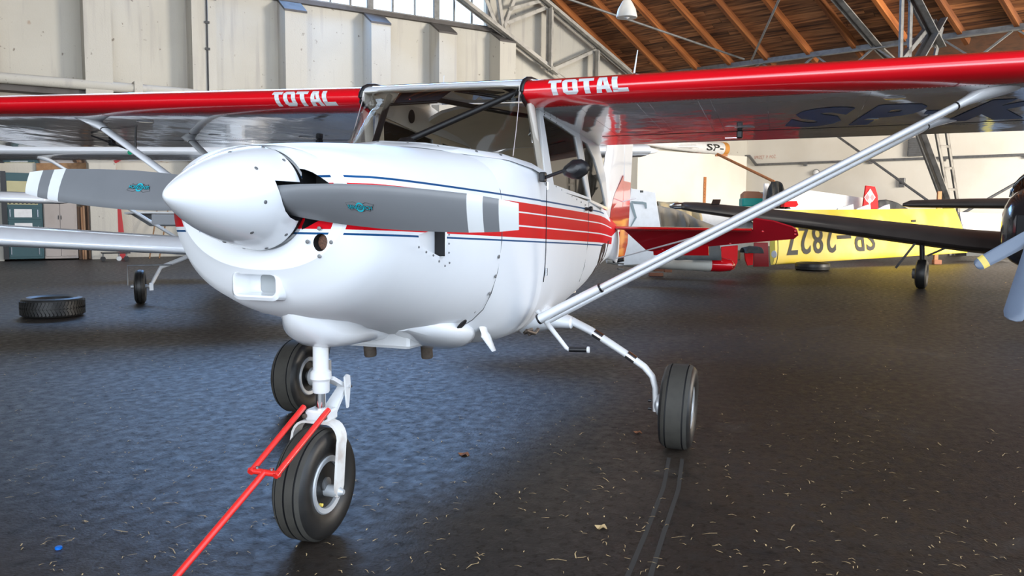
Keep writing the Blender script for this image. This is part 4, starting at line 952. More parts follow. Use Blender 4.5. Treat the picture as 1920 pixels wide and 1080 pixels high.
# fork : bent flat bar arching over the tyre
AX = V((-.425, 0, .222)); fr = .036
path = [V((-.424, .102, .182)), V((-.426, .103, .22)), V((-.434, .104, .30)), V((-.445, .104, .385))] + [V((-.450-.008*q, .104-.055*(1-math.cos(q*PI/2)), .400+.066*math.sin(q*PI/2))) for q in (.0, .2, .4, .6, .8, 1)] + [V((-.458, 0, .466))]
path = path + [V((p.x, -p.y, p.z)) for p in path[-2::-1]]
rings = []
for i, p in enumerate(path):
    d_ = (path[min(i+1, len(path)-1)] - path[max(i-1, 0)]).normalized(); wv = V((1, 0, 0)); wv = (wv - d_*wv.dot(d_)).normalized(); nv = d_.cross(wv); hw = .018 if i in (0, len(path)-1) else .031
    rings.append([p + wv*hw + nv*.005, p - wv*hw + nv*.005, p - wv*hw - nv*.005, p + wv*hw - nv*.005])
bb = B(); bb.loft(rings); bb.obj('fork', mat('chipped_white', (.74, .73, .70), .45, noise=(14, (.38, .25, .18), .55)), ngo, smooth=30)
bb = B(); bb.lathe(AX + V((0, -.125, -.022)), (0, 1, 0), [(0, 0), (0, .010), (.015, .016), (.022, .024), (.228, .024), (.235, .016), (.25, .010), (.25, 0)], 14); bb.obj('axle', HUBM, ngo, smooth=35)
wheel((-.425, 0, .2225), .2225, .145, (0, 1, 0), ngo, grooves=(-.3, -.02, .26))
bb = B(); bb.lathe((-.425+.045, .035, .155), (0, 1, 0), [(0, .007), (.022, .007), (.024, 0)], 8); bb.obj('valve_cap', YELLOW, ngo)
# torque links behind the leg
def link(name, p, q, w0, w1, par):
    bb = B(); p, q = V(p), V(q); d_ = (q-p).normalized(); side = V((0, 1, 0)); nv = d_.cross(side)*.008
    bb.prism([p+side*w0-nv, q+side*w1-nv, q-side*w1-nv, p-side*w0-nv], nv*2); return bb.obj(name, WHITE2, par)
link('torque_link', (NX-.03, .01, .632), (NX-.115, .03, .585), .030, .018, ngo); link('torque_link', (NX-.115, .03, .580), (NX-.035, .01, .485), .018, .032, ngo)
bb = B(); bb.prism([V((NX-.085, .052, .628)), V((NX-.105, .052, .636)), V((NX-.125, .052, .628)), V((NX-.130, .052, .595)), V((NX-.115, .052, .50)), V((NX-.104, .052, .496)), V((NX-.092, .052, .56))], (0, .008, 0)); bb.obj('mud_scraper', WHITE2, ngo)
tube('pivot_bolt', [(NX-.115, .0, .585), (NX-.115, .072, .585)], .006, CHROME, ngo, n=8)
for y in (.045, -.045): bb = B(); bb.lathe((NX+.045, y, .49), (1, 0, 0), [(0, .010), (.01, .010), (.012, 0)], 6); bb.obj('crown_bolt', RUST, ngo)
# main gear
for s in (1, -1):
    bb = B(); P_ = [(-2.15, s*.36, .70), (-2.17, s*.45, .698), (-2.2, s*.58, .685), (-2.2, s*.70, .632), (-2.2, s*.82, .562), (-2.2, s*.93, .497), (-2.2, s*1.01, .445), (-2.2, s*1.055, .395), (-2.2, s*1.075, .33), (-2.2, s*1.08, .20)]
    P_ = [V(p) for p in P_]; bb.tube(P_, [.06, .050, .040, .036, .034, .032, .030, .028, .027, .027], 14, flat=.62, ref=(1, 0, 0)); lg = bb.obj('main_gear_leg', WHITE2, AC, smooth=50)
    for t0 in (3.35, 5.05):
        i = int(t0); d_ = (P_[i+1]-P_[i]).normalized(); p = P_[i].lerp(P_[i+1], t0-i); bb = B(); bb.tube([p-d_*.028, p+d_*.028], .0365, 14, flat=.64, ref=(1, 0, 0)); bb.obj('metal_clamp', CHROME, lg, smooth=50)
    bb = B(); bb.loft([[V((-2.15 + rx*math.cos(2*PI*i/20), y*s, z_ + rz*math.sin(2*PI*i/20))) for i in range(20)] for y, rx, rz, z_ in ((.34, .20, .10, .70), (.44, .16, .075, .70), (.52, .10, .05, .695), (.60, .055, .034, .68))]); bb.obj('gear_root_fairing', WHITE, lg, smooth=60)
    wheel((-2.2, s*1.205, .2375), .2375, .175, (0, 1, -.03*s), lg)
    bb = B(); bb.lathe((-2.2, s*1.07, .2375), (0, s, 0), [(0, .02), (.02, .06), (.05, .06), (.07, .03), (.14, .03)], 18); bb.obj('brake_disc', HUBM, lg, smooth=30)
    for z_ in (.215, .26): bb = B(); bb.lathe((-2.2+.02, s*1.058, z_), (0, -s, 0), [(0, .009), (.018, .009), (.019, 0)], 8); bb.obj('bolt', BLACK, lg)
    bb = B(); bb.lathe((-2.2, s*1.238, .2375), (0, s, 0), [(0, .075), (.015, .072), (.03, .045), (.04, .02), (.042, 0)], 20); bb.obj('hub_cap', HUBM, lg, smooth=40)
    if s < 0: tube('brake_hose', [(-2.14, s*.62, .65), (-2.14, s*.90, .53), (-2.12, s*.94, .47), (-2.10, s*.95, .38), (-2.12, s*1.0, .30)], .008, BLACK, lg, n=8)
    if s < 0: bb = B(); bb.box((-2.15, s*1.0-.02, .26), (.06, 0, 0), (0, .075, 0), (0, 0, .11), bev=.008); bb.obj('brake_caliper', HUBM, lg)
    # boarding step
    stp = tube('boarding_step', [(-1.80, s*.50, .78), (-1.75, s*.675, .60), (-1.75, s*.69, .592)], [.015, .011, .010], WHITE2); tube('step_grip', [(-1.75, s*.69, .594), (-1.75, s*.785, .598)], .0135, BLACK, stp); bb = B(); bb.lathe((-1.75, s*.785, .598), (0, s, .04), [(0, .017), (.010, .017), (.012, 0)], 14); bb.obj('end_cap', WHITE2, stp)
bb = B(); bb.lathe((-1.86, .43, .665), (.2, .5, -.8), [(0, .03), (.012, .028), (.015, .012), (.03, .010), (.03, 0)], 12); bb.obj('tie_down_ring', RUST, AC)
tube('towing_eye', [(-1.80, .44, .672), (-1.86, .47, .650), (-1.92, .47, .665)], .010, RUST, AC, n=8)

# ================================================================== tow bar
tb = thing('tow_bar', (-.1, 0, .36), 'red steel tow bar hooked onto the nose wheel fork', 'tow bar')
PA, PB = V((-.09, -.052, .370)), V((-.09, .052, .367)); TA, TB = V((-.420, -.047, .527)), V((-.428, .058, .522))
def tbt(name, pts, r, m=REDBAR, n=12): q = B(); q.tube(pts, r, n); return q.obj(name, m, tb, smooth=50)
tbt('prong', [PA + (PA-TA).normalized()*.012, TA], .0115); tbt('prong', [PB + (PB-TB).normalized()*.012, TB], .0115)
tbt('crossbar', [PA + V((.0, -.012, -.002)), PB + V((0, .010, 0))], .0115)
M_ = (PA+PB)/2; dd = (V((.33, -.08, .105)) - M_); tbt('handle_shaft', [M_, M_ + dd*2.6], .0118)
for q in (-.03, .03): q2 = B(); q2.lathe(M_ + V((0, q, .010)), Z, [(0, .007), (.008, .007), (.009, 0)], 6); q2.obj('bolt', CHROME, tb)
q2 = B(); q2.tube([M_ + dd*2.6 + V((0, -.15, 0)), M_ + dd*2.6 + V((0, .15, 0))], .013, 12); q2.obj('handle', REDBAR, tb)

# ================================================================== OTHER AIRCRAFT AND CLUTTER
Rh = V((R_.x, R_.y, 0)).normalized(); Fh = V((fw.x, fw.y, 0)).normalized(); C0 = V((CAM.x, CAM.y, 0))
def RD(r, d, z=0): return C0 + Rh*r + Fh*d + Z*z
def airfoil_ring(o, cx, cz, chord, th, n=10):
    """o = leading edge, cx aft direction, cz up"""
    up_ = [(q, (1.2*math.sqrt(q)*(1-q)+.35*q*(1-q))*.8) for q in (1, .8, .55, .3, .15, .06, .015, 0)]
    lo_ = [(q, -(.9*math.sqrt(q)*(1-q))*.55) for q in (.015, .06, .2, .5, .8)]
    return [o + cx*(chord*q) + cz*(th*h) for q, h in up_+lo_]
# ---- the tyre lying on the floor at the left
def flat_tyre(name, c, R, Wd, label, tread=True):
    t_ = thing(name, c, label, 'tyre'); c = V(c); h = Wd/2
    prof = [(-h*.55, R*.62), (-h*.85, R*.66), (-h, R*.80), (-h*.88, R*.94), (-h*.70, R*.985), (-h*.05, R), (-h*.04, R*.985), (h*.04, R*.985), (h*.05, R), (h*.70, R*.985), (h*.88, R*.94), (h, R*.80), (h*.85, R*.66), (h*.55, R*.62), (h*.5, R*.66), (0, R*.9), (-h*.5, R*.66), (-h*.55, R*.62)]
    bb = B(); bb.lathe(c + Z*h, Z, prof, 56); o = bb.obj('carcass', RUBBER, t_, smooth=35)
    if tread:
        bb = B()
        for k in range(54):
            th = 2*PI*k/54
            for sg in (1, -1):
                pts = []
                for q, dt in ((.06, 0), (.36, .07), (.68, .10)):
                    pts.append(c + Z*(h + sg*h*q) + V((math.cos(th+dt), math.sin(th+dt), 0))*(R*1.001))
                for p, q in zip(pts, pts[1:]): bb.bar(p, q, .030, .012, side=Z)
        bb.obj('tread_blocks', RUBBER, t_, kind='stuff')
    return t_
flat_tyre('floor_tyre', (-5.28, -6.62, 0), .345, .235, 'black car tyre lying flat on the dark floor left of the aeroplane')
p = at(1523, 506, 19.6); flat_tyre('floor_tyre', (p.x, p.y, 0), .40, .19, 'old black tyre lying under the yellow wing', False)

# ---- white high-wing aeroplane behind, left
ca, sa = math.cos(.36), math.sin(.36)
O2 = RD(-3.95, 11.5); f2 = -Fh*ca + Rh*sa; f2.normalize(); l2 = V((-f2.y, f2.x, 0))   # nose direction, its left (image right)
def L2(x, y, z): return O2 + f2*x + l2*y + Z*z
A2 = thing('light_aircraft', O2, 'white high-wing aeroplane parked behind at the left, mostly hidden by the nearer one', 'aeroplane')
bb = B(); cx2 = (-f2 - Z*.05).normalized(); bb.loft([airfoil_ring(L2(.35-abs(y)*.02, y*1.1, 2.08+y*.036+abs(y)*.005), cx2, Z, 1.55 if abs(y) < 4 else 1.55-.3*(abs(y)-4), .34) for y in (-6.0, -5.5, -4, -2.5, -1, 0, 1, 2.5, 4, 5.5, 5.95)])
for k in range(len(bb.f)-2): bb.m[k] = 1 if 9 <= k % 13 <= 12 else 0
w2 = bb.obj('wing', [WHITE, UNDER], A2, smooth=50)
bb = B()
for s in (1, -1): bb.loft([[L2(.45+.0*i, s*5.93, 2.155) + V((0, 0, .05*math.sin(q))) - f2*(.25*(1-math.cos(q))*.0) + l2*(s*.0) for q in (0, 1, 2, 3, 4, 5)] for i in (0, 1)])
bb = B(); bb.lathe(L2(.42, -1.2, 2.02), f2, [(0, .03), (.02, .03), (.03, .0)], 12); bb.obj('navigation_light', GREENL, w2)
bb = B(); bb.lathe(L2(-.2, 6.1, 2.36), l2, [(0, .10), (.3, .10), (.55, .08), (.75, .04), (.85, 0)], 16); bb.obj('wing_tip_pod', WHITE, w2, smooth=60)
bb = B(); rings = []
for x, w_, zb, zt in ((1.6, .12, 1.05, 1.3), (1.5, .3, .85, 1.5), (1.1, .42, .75, 1.55), (.4, .5, .62, 1.62), (.1, .52, .6, 2.1), (-1.2, .52, .6, 2.12), (-2.2, .38, .75, 1.8), (-3.8, .2, .9, 1.5), (-5.2, .06, 1.0, 1.3)):
    rings.append([L2(x, w_*math.copysign(abs(math.cos(2*PI*i/20))**.6, math.cos(2*PI*i/20)), (zt+zb)/2+(zt-zb)/2*math.copysign(abs(math.sin(2*PI*i/20))**.7, math.sin(2*PI*i/20))) for i in range(20)])
bb.loft(rings); bb.obj('fuselage', WHITE, A2, smooth=50)
for s in (1, -1):
    bb = B(); bb.tube([L2(-.2, s*.5, .78), L2(.0, s*2.15, 1.98+s*.08), L2(.02, s*2.3, 2.05+s*.08)], [.045, .045, .09], 12, flat=.5, ref=tuple(f2)); bb.obj('lift_strut', WHITE, A2, smooth=50)
    bb = B(); bb.tube([L2(-.2, s*.4, .70), L2(-.2, s*.9, .50), L2(-.2, s*1.02, .28)], [.035, .028, .025], 10); lg = bb.obj('main_gear_leg', WHITE2, A2, smooth=50)
    bb = B(); bb.lathe(L2(-.2, s*1.17, .235), l2, [(-.05, .10), (-.068, .13), (-.07, .19), (-.052, .225), (-.028, .234), (-.026, .228), (-.020, .228), (-.018, .235), (.018, .235), (.020, .228), (.026, .228), (.028, .234), (.052, .225), (.07, .19), (.068, .13), (.05, .10)], 36); ty = bb.obj('tyre', RUBBER, lg, smooth=30)
    bb = B(); bb.lathe(L2(-.2, s*1.17, .235), l2, [(-.12, 0), (-.12, .02), (-.05, .03), (-.045, .11), (.045, .11), (.05, .03), (.12, .02), (.12, 0)], 20); bb.obj('wheel_rim', HUBM, ty)
    bb = B(); bb.box(L2(-.15, s*1.02-.03, .19), l2*.05, f2*.06, Z*.10); bb.obj('brake_caliper', HUBM, lg)
bb = B(); bb.tube([L2(.2, -1.55, .28), L2(.2, -1.32, .52), L2(.2, -1.30, .54), L2(.2, -.9, .54)], .010, 6); 
bb = B(); bb.tube([L2(.1, -1.30, .28), L2(.1, -1.30, .545), L2(.1, -.75, .55)], .010, 6); bb.obj('gear_guard_wire', STEEL, A2)
bb = B(); bb.loft([[L2(1.62, .14*math.cos(q), 1.18+.14*math.sin(q)) for q in [2*PI*i/16 for i in range(16)]], [L2(1.85, .07*math.cos(q), 1.18+.07*math.sin(q)) for q in [2*PI*i/16 for i in range(16)]]]); bb.obj('spinner', WHITE, A2, smooth=50)
bb = B(); bb.box(L2(1.7, -.9, 1.12), l2*1.8, Z*.12, f2*.02); bb.obj('propeller', PROP, A2)
bb = B(); bb.prism([L2(-4.75, -1.7, 1.20), L2(-4.6, -1.5, 1.22), L2(-4.55, 1.6, 1.22), L2(-5.0, 1.7, 1.20), L2(-5.05, -1.65, 1.19)], Z*.035); sb2 = bb.obj('stabiliser', WHITE2, A2)
bb = B(); bb.prism([L2(-5.05, -1.62, 1.20), L2(-5.05, -.1, 1.20), L2(-5.25, -.1, .97), L2(-5.25, -1.3, .97)], f2*.02); bb.obj('elevator', HUBM, sb2)
bb = B(); bb.loft([[L2(-4.4, .02, 1.25), L2(-5.3, .02, 1.2), L2(-5.3, -.02, 1.2), L2(-4.4, -.02, 1.25)], [L2(-5.0, .015, 2.3), L2(-5.5, .015, 2.3), L2(-5.5, -.015, 2.3), L2(-5.0, -.015, 2.3)]]); bb.obj('fin', WHITE, A2)
bb = B(); bb.tube([L2(-5.2, 0, .95), L2(-5.35, 0, .2)], .025, 10); ng2 = bb.obj('tail_spring', WHITE2, A2)
bb = B(); bb.lathe(L2(-5.38, 0, .12), l2, [(-.03, .05), (-.04, .1), (-.02, .12), (.02, .12), (.04, .1), (.03, .05), (.03, 0)], 20); bb.obj('tail_wheel', RUBBER, ng2, smooth=35)

# ---- two white glider wings at the left
GLOSSY = mat('glossy_gelcoat', (.80, .83, .87), .08, coat=1, spec=1)
def gwing(name, le0, le1, back, ch0, ch1, th0, th1, label, stands):
    t_ = thing(name, V((le1.x, le1.y, 0)), label, 'wing')
    rings = []
    for t in (0, .02, .25, .5, .75, .98, 1):
        k = 1 if 0 < t < 1 else .55
        rings.append(airfoil_ring(le0.lerp(le1, t) + back*(.1*(1-k)), back, Z, (ch0+(ch1-ch0)*t)*(1-.1*(1-k)), (th0+(th1-th0)*t)*k))
    bb = B(); bb.loft(rings); bb.obj('wing_panel', GLOSSY, t_, smooth=60)
    for t in stands:
        p = le0.lerp(le1, t) + back*.3
        bb = B(); hgt = p.z - .05
        for q in (-.25, .25): bb.bar(V((p.x, p.y, hgt)) , V((p.x, p.y, 0)) + Rh*q, .04, .04); bb.bar(V((p.x, p.y, hgt)) + Fh*.25, V((p.x, p.y, 0)) + Rh*q + Fh*.3, .04, .04)
        bb.box(V((p.x, p.y, hgt)) - Rh*.06 - Fh*.05, Rh*.12, Fh*.4, Z*.05); bb.obj('trestle', WOOD, t_)
    return t_
gwing('glider_wing', at(-700, 418, 7.6), at(470, 476, 9.6), (Fh + Rh*.18).normalized(), 1.15, .85, .44, .32, 'glossy white glider wing low at the left, in front of the teal cabinet', (.05,))
gwing('glider_wing', at(-600, 358, 8.0), at(85, 376, 10.0), (Fh + Rh*.1).normalized(), .9, .75, .26, .22, 'short white wing end with square tip, above the long glider wing at far left', (.1,))

# ---- furniture on the left wall
def LW(bx, z, off=.7):       # where a sighted bearing meets a plane parallel to the gable wall
    r = fw + R_*((bx-960)/1542.4) - U_*((450-540)/1542.4); o = GW(0, 0, off); t = (o-CAM).dot(nG)/r.dot(nG); q = CAM + r*t; return V((q.x, q.y, z))
def wall_box(x0, x1, z0, z1, off, dep_, name, m, par, bev=0):
    p, q = LW(x0, z0, off), LW(x1, z0, off); bb = B(); bb.box(p - nG*dep_, q-p, nG*dep_, Z*(z1-z0), bev=bev); return bb.obj(name, m, par)
cb = thing('tool_cabinet', LW(45, 0, .5), 'tall teal steel tool cabinet against the wall at far left', 'cabinet')
wall_box(8, 82, .05, 2.15, .80, .5, 'body', TEAL, cb, .01)
wall_box(6, 16, .05, 2.18, .84, .5, 'side_panel', BLACK, cb)
wall_box(17, 74, 1.38, 1.95, .815, .02, 'pale_panel', mat('yellowed_card', (.50, .47, .28), .8), cb)
for i in range(7): wall_box(20+8*i, 23.5+8*i, 1.40, 1.45, .822, .006, 'hole', DARK, cb)
for z0, z1 in ((1.02, 1.32), (.62, .98), (.10, .56)):
    d_ = wall_box(17, 79, z0, z1, .815, .02, 'drawer', TEAL, cb, .006)
    for x in (21, 73): wall_box(x-.8, x+.8, z0+.06, z0+.24, .835, .02, 'handle', CHROME, d_)
    if z0 > .6: wall_box(29, 62, z0+.05, z1-.05, .822, .006, 'label_card', WHITE2, d_)
lk = thing('locker', LW(115, 0, .5), 'beige double-door steel locker right of the teal cabinet', 'locker')
wall_box(83, 146, .04, 2.0, .72, .5, 'body', LOCK, lk, .01)
for x0, x1 in ((85, 113.6), (114.6, 142)):
    d_ = wall_box(x0, x1, .10, 1.96, .74, .02, 'door', LOCK, lk, .004)
    wall_box(x0+1.5 if x0 > 100 else x1-2.5, x0+2.5 if x0 > 100 else x1-1.5, 1.02, 1.12, .765, .025, 'lock', BLACK, d_)
brd = thing('brown_sheet', LW(100, 0, .1), 'wide brown board leaning on the wall above the lockers', 'board')
wall_box(74, 168, 1.6, 2.52, .10, .04, 'board_panel', WOOD, brd); wall_box(80, 84, 0, 1.6, .10, .04, 'board_leg', WOOD, brd); wall_box(156, 160, 0, 1.6, .10, .04, 'board_leg', WOOD, brd)
for i, (x0, x1, zt, off) in enumerate(((147, 153, 1.35, .55), (153.5, 157, 1.33, .6), (157.5, 161.5, 1.36, .58), (154, 165, 1.98, .3), (165.5, 169, 2.02, .34), (169.5, 173.5, 1.96, .38), (174, 176, 1.9, .36))):
    bo = thing('timber_board', LW(x0, 0, off), ['short dark timber board standing left in the stack beside the locker', 'short narrow plank second in the stack beside the locker', 'short pale plank third in the stack beside the locker', 'wide dark tall board behind the short planks', 'tall pinkish plank in the middle of the board stack', 'tall narrow plank near the right of the board stack', 'thin rightmost plank of the board stack'][i], 'board', 'boards leaning on the left wall')
    p, q = LW(x0, 0, off), LW(x1, 0, off); bb = B(); bb.box(p, q-p, nG*.04, Z*zt - nG*.1, bev=.004); bb.obj('plank', [WOOD, mat('plank_tone%d' % i, ((.10, .06, .04), (.28, .15, .08), (.32, .19, .11), (.13, .08, .055), (.36, .22, .15), (.33, .19, .11), (.25, .16, .10))[i], .75)][1], bo)
rp = thing('red_board', LW(229, 0, .4), 'narrow red panel standing upright against the left wall', 'panel')
p, q = LW(221, 0, .5), LW(237, 0, .5); bb = B(); bb.prism([p, q, q+Z*.02, q+Z*2.55-Rh*.22, p+Z*2.55], -nG*.05); bb.obj('panel_board', mat('dull_red', (.42, .01, .015), .5), rp)
dl = thing('castor_dolly', LW(205, 0, 1.2), 'low black dolly on castors standing in front of the red panel', 'dolly')
p, q = LW(188, .18, 1.3), LW(240, .18, 1.3); bb = B(); bb.box(p, q-p, nG*.35, Z*.03); bb.obj('frame', BLACK, dl)
for x in (192, 222, 236):
    c_ = LW(x, .06, 1.6); bb = B(); bb.lathe(c_ - Rh*.0, nG, [(-.02, 0), (-.02, .06), (.02, .06), (.02, .02), (.021, 0)], 16); bb.obj('castor', HUBM if x == 222 else BLACK, dl)
    bb = B(); bb.box(c_ + Z*.05 - g*.02, g*.04, nG*.03, Z*.09); bb.obj('castor_fork', STEEL, dl)
for i, (x0, x1) in enumerate(((272, 288), (290, 309))):
    bb = B(); bb.tube([LW(x0, .55, .3)-Z*.55+nG*.6, LW(x1+16, 1.9, .1)], .02, 8); tag(bb.obj('brown_rod', WOOD, smooth=60), ('left' if i == 0 else 'right') + ' one of two brown rods leaning on the wall beside the red panel', 'rod')

# ---- black low-wing aeroplane on the right, nose towards the camera
OB = RD(9.1, 14.0); fB = (Rh*-.53 + Fh*-.85).normalized(); lB = (Rh*-.85 + Fh*.53).normalized()
def LB(x, y, z): return OB + fB*x + lB*y + Z*z
AB = thing('warbird_aircraft', OB, 'glossy black low-wing aeroplane at the right edge, facing the camera', 'aeroplane')
def wB(s):
    rings = []
    for y, ch, th, zz in ((.45, 2.0, .70, .74), (1.2, 1.9, .66, .80), (2.6, 1.65, .60, .96), (4.4, 1.35, .50, 1.18), (6.2, 1.08, .36, 1.40), (6.5, .9, .28, 1.44), (6.64, .5, .1, 1.47)):
        rings.append(airfoil_ring(LB(.55-(2.0-ch)*.35, s*y, zz), -fB, Z, ch, th))
    q = B(); q.loft(rings); return q.obj('wing', BROWNB, AB, smooth=50)
wb1 = wB(1); wB(-1)
bb = B(); bb.lathe(LB(.15, 6.45, 1.47), lB, [(0, .07), (.15, .07), (.26, .04), (.30, 0)], 12); bb.obj('tip_light_cover', CHROME, wb1, smooth=50)
bb = B(); bb.bar(LB(.30, 5.7, 1.50), LB(.05, 5.75, 1.60), .16, .02); bb.obj('wing_pitot', BPAINT, wb1)
for s in (1, -1):
    bb = B(); bb.tube([LB(.2, s*1.9, .80), LB(.18, s*1.88, .48)], .045, 12); bb.tube([LB(.18, s*1.88, .50), LB(.18, s*1.88, .36), LB(.18, s*2.02, .32), LB(.18, s*2.02, .24)], .032, 10); gl = bb.obj('main_gear_leg', BLACK, AB, smooth=40)
    bb = B(); bb.lathe(LB(.18, s*1.88, .265), lB, [(-.07, .12), (-.09, .15), (-.095, .21), (-.07, .255), (-.04, .265), (.04, .265), (.07, .255), (.095, .21), (.09, .15), (.07, .12), (.07, 0)], 36); ty = bb.obj('tyre', RUBBER, gl, smooth=35)
    bb = B(); bb.lathe(LB(.18, s*2.0, .265), lB, [(-.03, 0), (-.03, .1), (.03, .09), (.035, .0)], 20); bb.obj('brake_drum', STEEL, ty)
    bb = B(); bb.bar(LB(.3, s*2.0, .82), LB(.3, s*2.30, .36), .012, .04, side=tuple(fB)); bb.obj('gear_door', BPAINT, gl)
    bb = B(); bb.tube([LB(.2, s*1.8, .60), LB(.3, s*1.45, .78)], .018, 8); bb.tube([LB(.1, s*1.88, .46), LB(.02, s*1.95, .36), LB(.1, s*1.9, .28)], .014, 8); bb.obj('gear_linkage', STEEL, gl)
bb = B(); rings = []
for x, w_, zb, zt in ((3.7, .47, .70, 1.52), (3.6, .59, .62, 1.62), (3.2, .63, .58, 1.72), (2.2, .63, .56, 1.80), (1.2, .60, .56, 1.80), (-.6, .54, .60, 1.74), (-2.4, .38, .80, 1.78), (-4.4, .16, 1.15, 1.68), (-5.4, .05, 1.30, 1.62)):
    rings.append([LB(x, w_*math.copysign(abs(math.cos(2*PI*i/28))**.6, math.cos(2*PI*i/28)), (zt+zb)/2+(zt-zb)/2*math.copysign(abs(math.sin(2*PI*i/28))**.75, math.sin(2*PI*i/28))) for i in range(28)])
bb.loft(rings); fb = bb.obj('fuselage', BPAINT, AB, smooth=50)
bb = B(); bb.box(LB(3.55, .12, .98), fB*.16, lB*.34, Z*.36, bev=.03); bb.obj('side_opening', DARK, fb)
bb = B(); rings = []
for x, w_, zt in ((2.7, .36, 1.66), (2.5, .50, 1.88), (2.2, .55, 2.05), (1.6, .56, 2.14), (-.2, .52, 2.14), (-1.4, .40, 2.0), (-2.2, .22, 1.78)):
    rings.append([LB(x, w_*math.cos(PI*i/14), 1.60 + (zt-1.60)*math.sin(PI*i/14)) for i in range(15)])
bb.loft(rings, closed=False, cap=(False, False)); bb.obj('canopy', pane_mat('canopy_glass', (.75, .72, .68), .12), AB, smooth=60)
for k in (0, 2, 4): bb = B(); bb.tube(rings[k], .022, 8); bb.obj('canopy_frame', BPAINT, AB, smooth=60)
for x in (1.3, .1):
    bb = B(); bb.box(LB(x-.15, -.26, 1.40), fB*.14, lB*.52, Z*.65, bev=.05); bb.obj('seat', mat('orange_seat', (.40, .12, .05), .7), AB)
for s in (1, -1):
    bb = B(); bb.loft([airfoil_ring(LB(-3.6-.15*y, s*y, 1.55), -fB, Z, ch, th) for y, ch, th in ((.05, 1.0, .40), (1.4, .85, .36), (2.6, .62, .28), (2.75, .4, .12))]); bb.obj('tailplane', BROWNB, AB, smooth=50)
bb = B(); bb.loft([[LB(-3.9, .03, 1.6), LB(-5.4, .03, 1.6), LB(-5.4, -.03, 1.6), LB(-3.9, -.03, 1.6)], [LB(-4.8, .02, 2.9), LB(-5.5, .02, 2.9), LB(-5.5, -.02, 2.9), LB(-4.8, -.02, 2.9)]]); bb.obj('fin', BPAINT, AB)
# hub off the frame, one blade reaching in with a yellow band, one hanging down
HB = at(1962, 427, 9.4)
bb = B(); bb.lathe(HB, fB, [(-.75, .12), (-.05, .12), (.1, .10), (.2, .05), (.22, 0)], 24); bb.obj('propeller_hub', BPAINT, AB, smooth=50)
def bladeB(tip, w0, w1, name, m, band=None, tw=.6):
    d_ = (tip-HB).normalized(); n_ = fB.copy(); cv = d_.cross(n_).normalized(); L = (tip-HB).length
    def ring(t, w_, th=.035):
        o = HB + d_*L*t; a_ = tw*(1-t); c_ = (cv*math.cos(a_) + n_*math.sin(a_)).normalized(); nn = d_.cross(c_)
        return [o + c_*w_*math.cos(q)*.5 + nn*th*math.sin(q)*.5 for q in [2*PI*i/12 for i in range(12)]]
    q = B(); q.loft([ring(t, w0+(w1-w0)*t) for t in (.1, .3, .5, .7, .85)], m=0); q.loft([ring(.85, w0+(w1-w0)*.85), ring(.93, w0+(w1-w0)*.93)], m=1 if band else 0); q.loft([ring(.93, w0+(w1-w0)*.93), ring(.98, w1*.8), ring(1, w1*.4, .01)], m=0)
    return q.obj(name, [GREYBL, YELLOW], AB, smooth=50)
bladeB(at(1829, 499, 9.3), .20, .14, 'propeller_blade', GREYBL, True)
bladeB(at(1898, 601, 8.9), .30, .22, 'propeller_blade', GREYBL, False, .2)
bladeB(HB + Z*.5 + Rh*1.0, .24, .16, 'propeller_blade', GREYBL, False)

# ---- yellow wing standing on its leading edge, registration upside down
yl0, yl1 = at(1446, 497, 19.8), at(1812, 474, 23.6); yt0, yt1 = at(1446, 394, 19.8), at(1790, 391, 23.9)
yl0.z = max(yl0.z, .03); YW = thing('yellow_wing', V(((yl0.x+yl1.x)/2, (yl0.y+yl1.y)/2, 0)), 'yellow glider wing stored on its edge with an upside-down black registration', 'wing')
nY = (yl1-yl0).cross(Z).normalized(); nY = nY if nY.dot(CAM-yl0) > 0 else -nY
def yp(u, v, out=0):      # u along, v up the chord, bulging face
    p = yl0.lerp(yl1, u).lerp(yt0.lerp(yt1, u), v); bul = .26*math.sqrt(max(0, v))*(1-v)*1.15*(1-.25*u) + .01
    return p + nY*(bul+out)
vs_ = [0, .01, .03, .07, .13, .2, .3, .45, .6, .75, .9, 1]; us_ = [i/14 for i in range(15)]
bb = B(); bb.loft([[yp(u, v) for v in vs_] + [yl0.lerp(yl1, u).lerp(yt0.lerp(yt1, u), v) - nY*(.12*math.sqrt(v)*(1-v)) for v in vs_[::-1][1:]] for u in us_]); yw = bb.obj('wing_panel', YELLOW, YW, smooth=60)
bb = B(); q0 = [yp(0, v, -.02) - (yl1-yl0).normalized()*.004 for v in vs_[1:9]] + [yl0.lerp(yt0, v) - (yl1-yl0).normalized()*.004 for v in vs_[8:0:-1]]; bb.add(q0, [tuple(range(len(q0)))]); bb.obj('end_rib', mat('light_yellow', (.85, .70, .12), .5), yw)
bb = B(); bb.lathe(yl0.lerp(yt0, .20)+nY*.10 - (yl1-yl0).normalized()*.008, (yl0-yl1), [(0, .09), (.01, .08), (.011, 0)], 18); bb.obj('rib_cover', WHITE2, yw)
bb = B(); bb.tube([yp(0.012, v, .004) for v in vs_[1:]], .010, 6); bb.obj('root_band', MARK, yw)
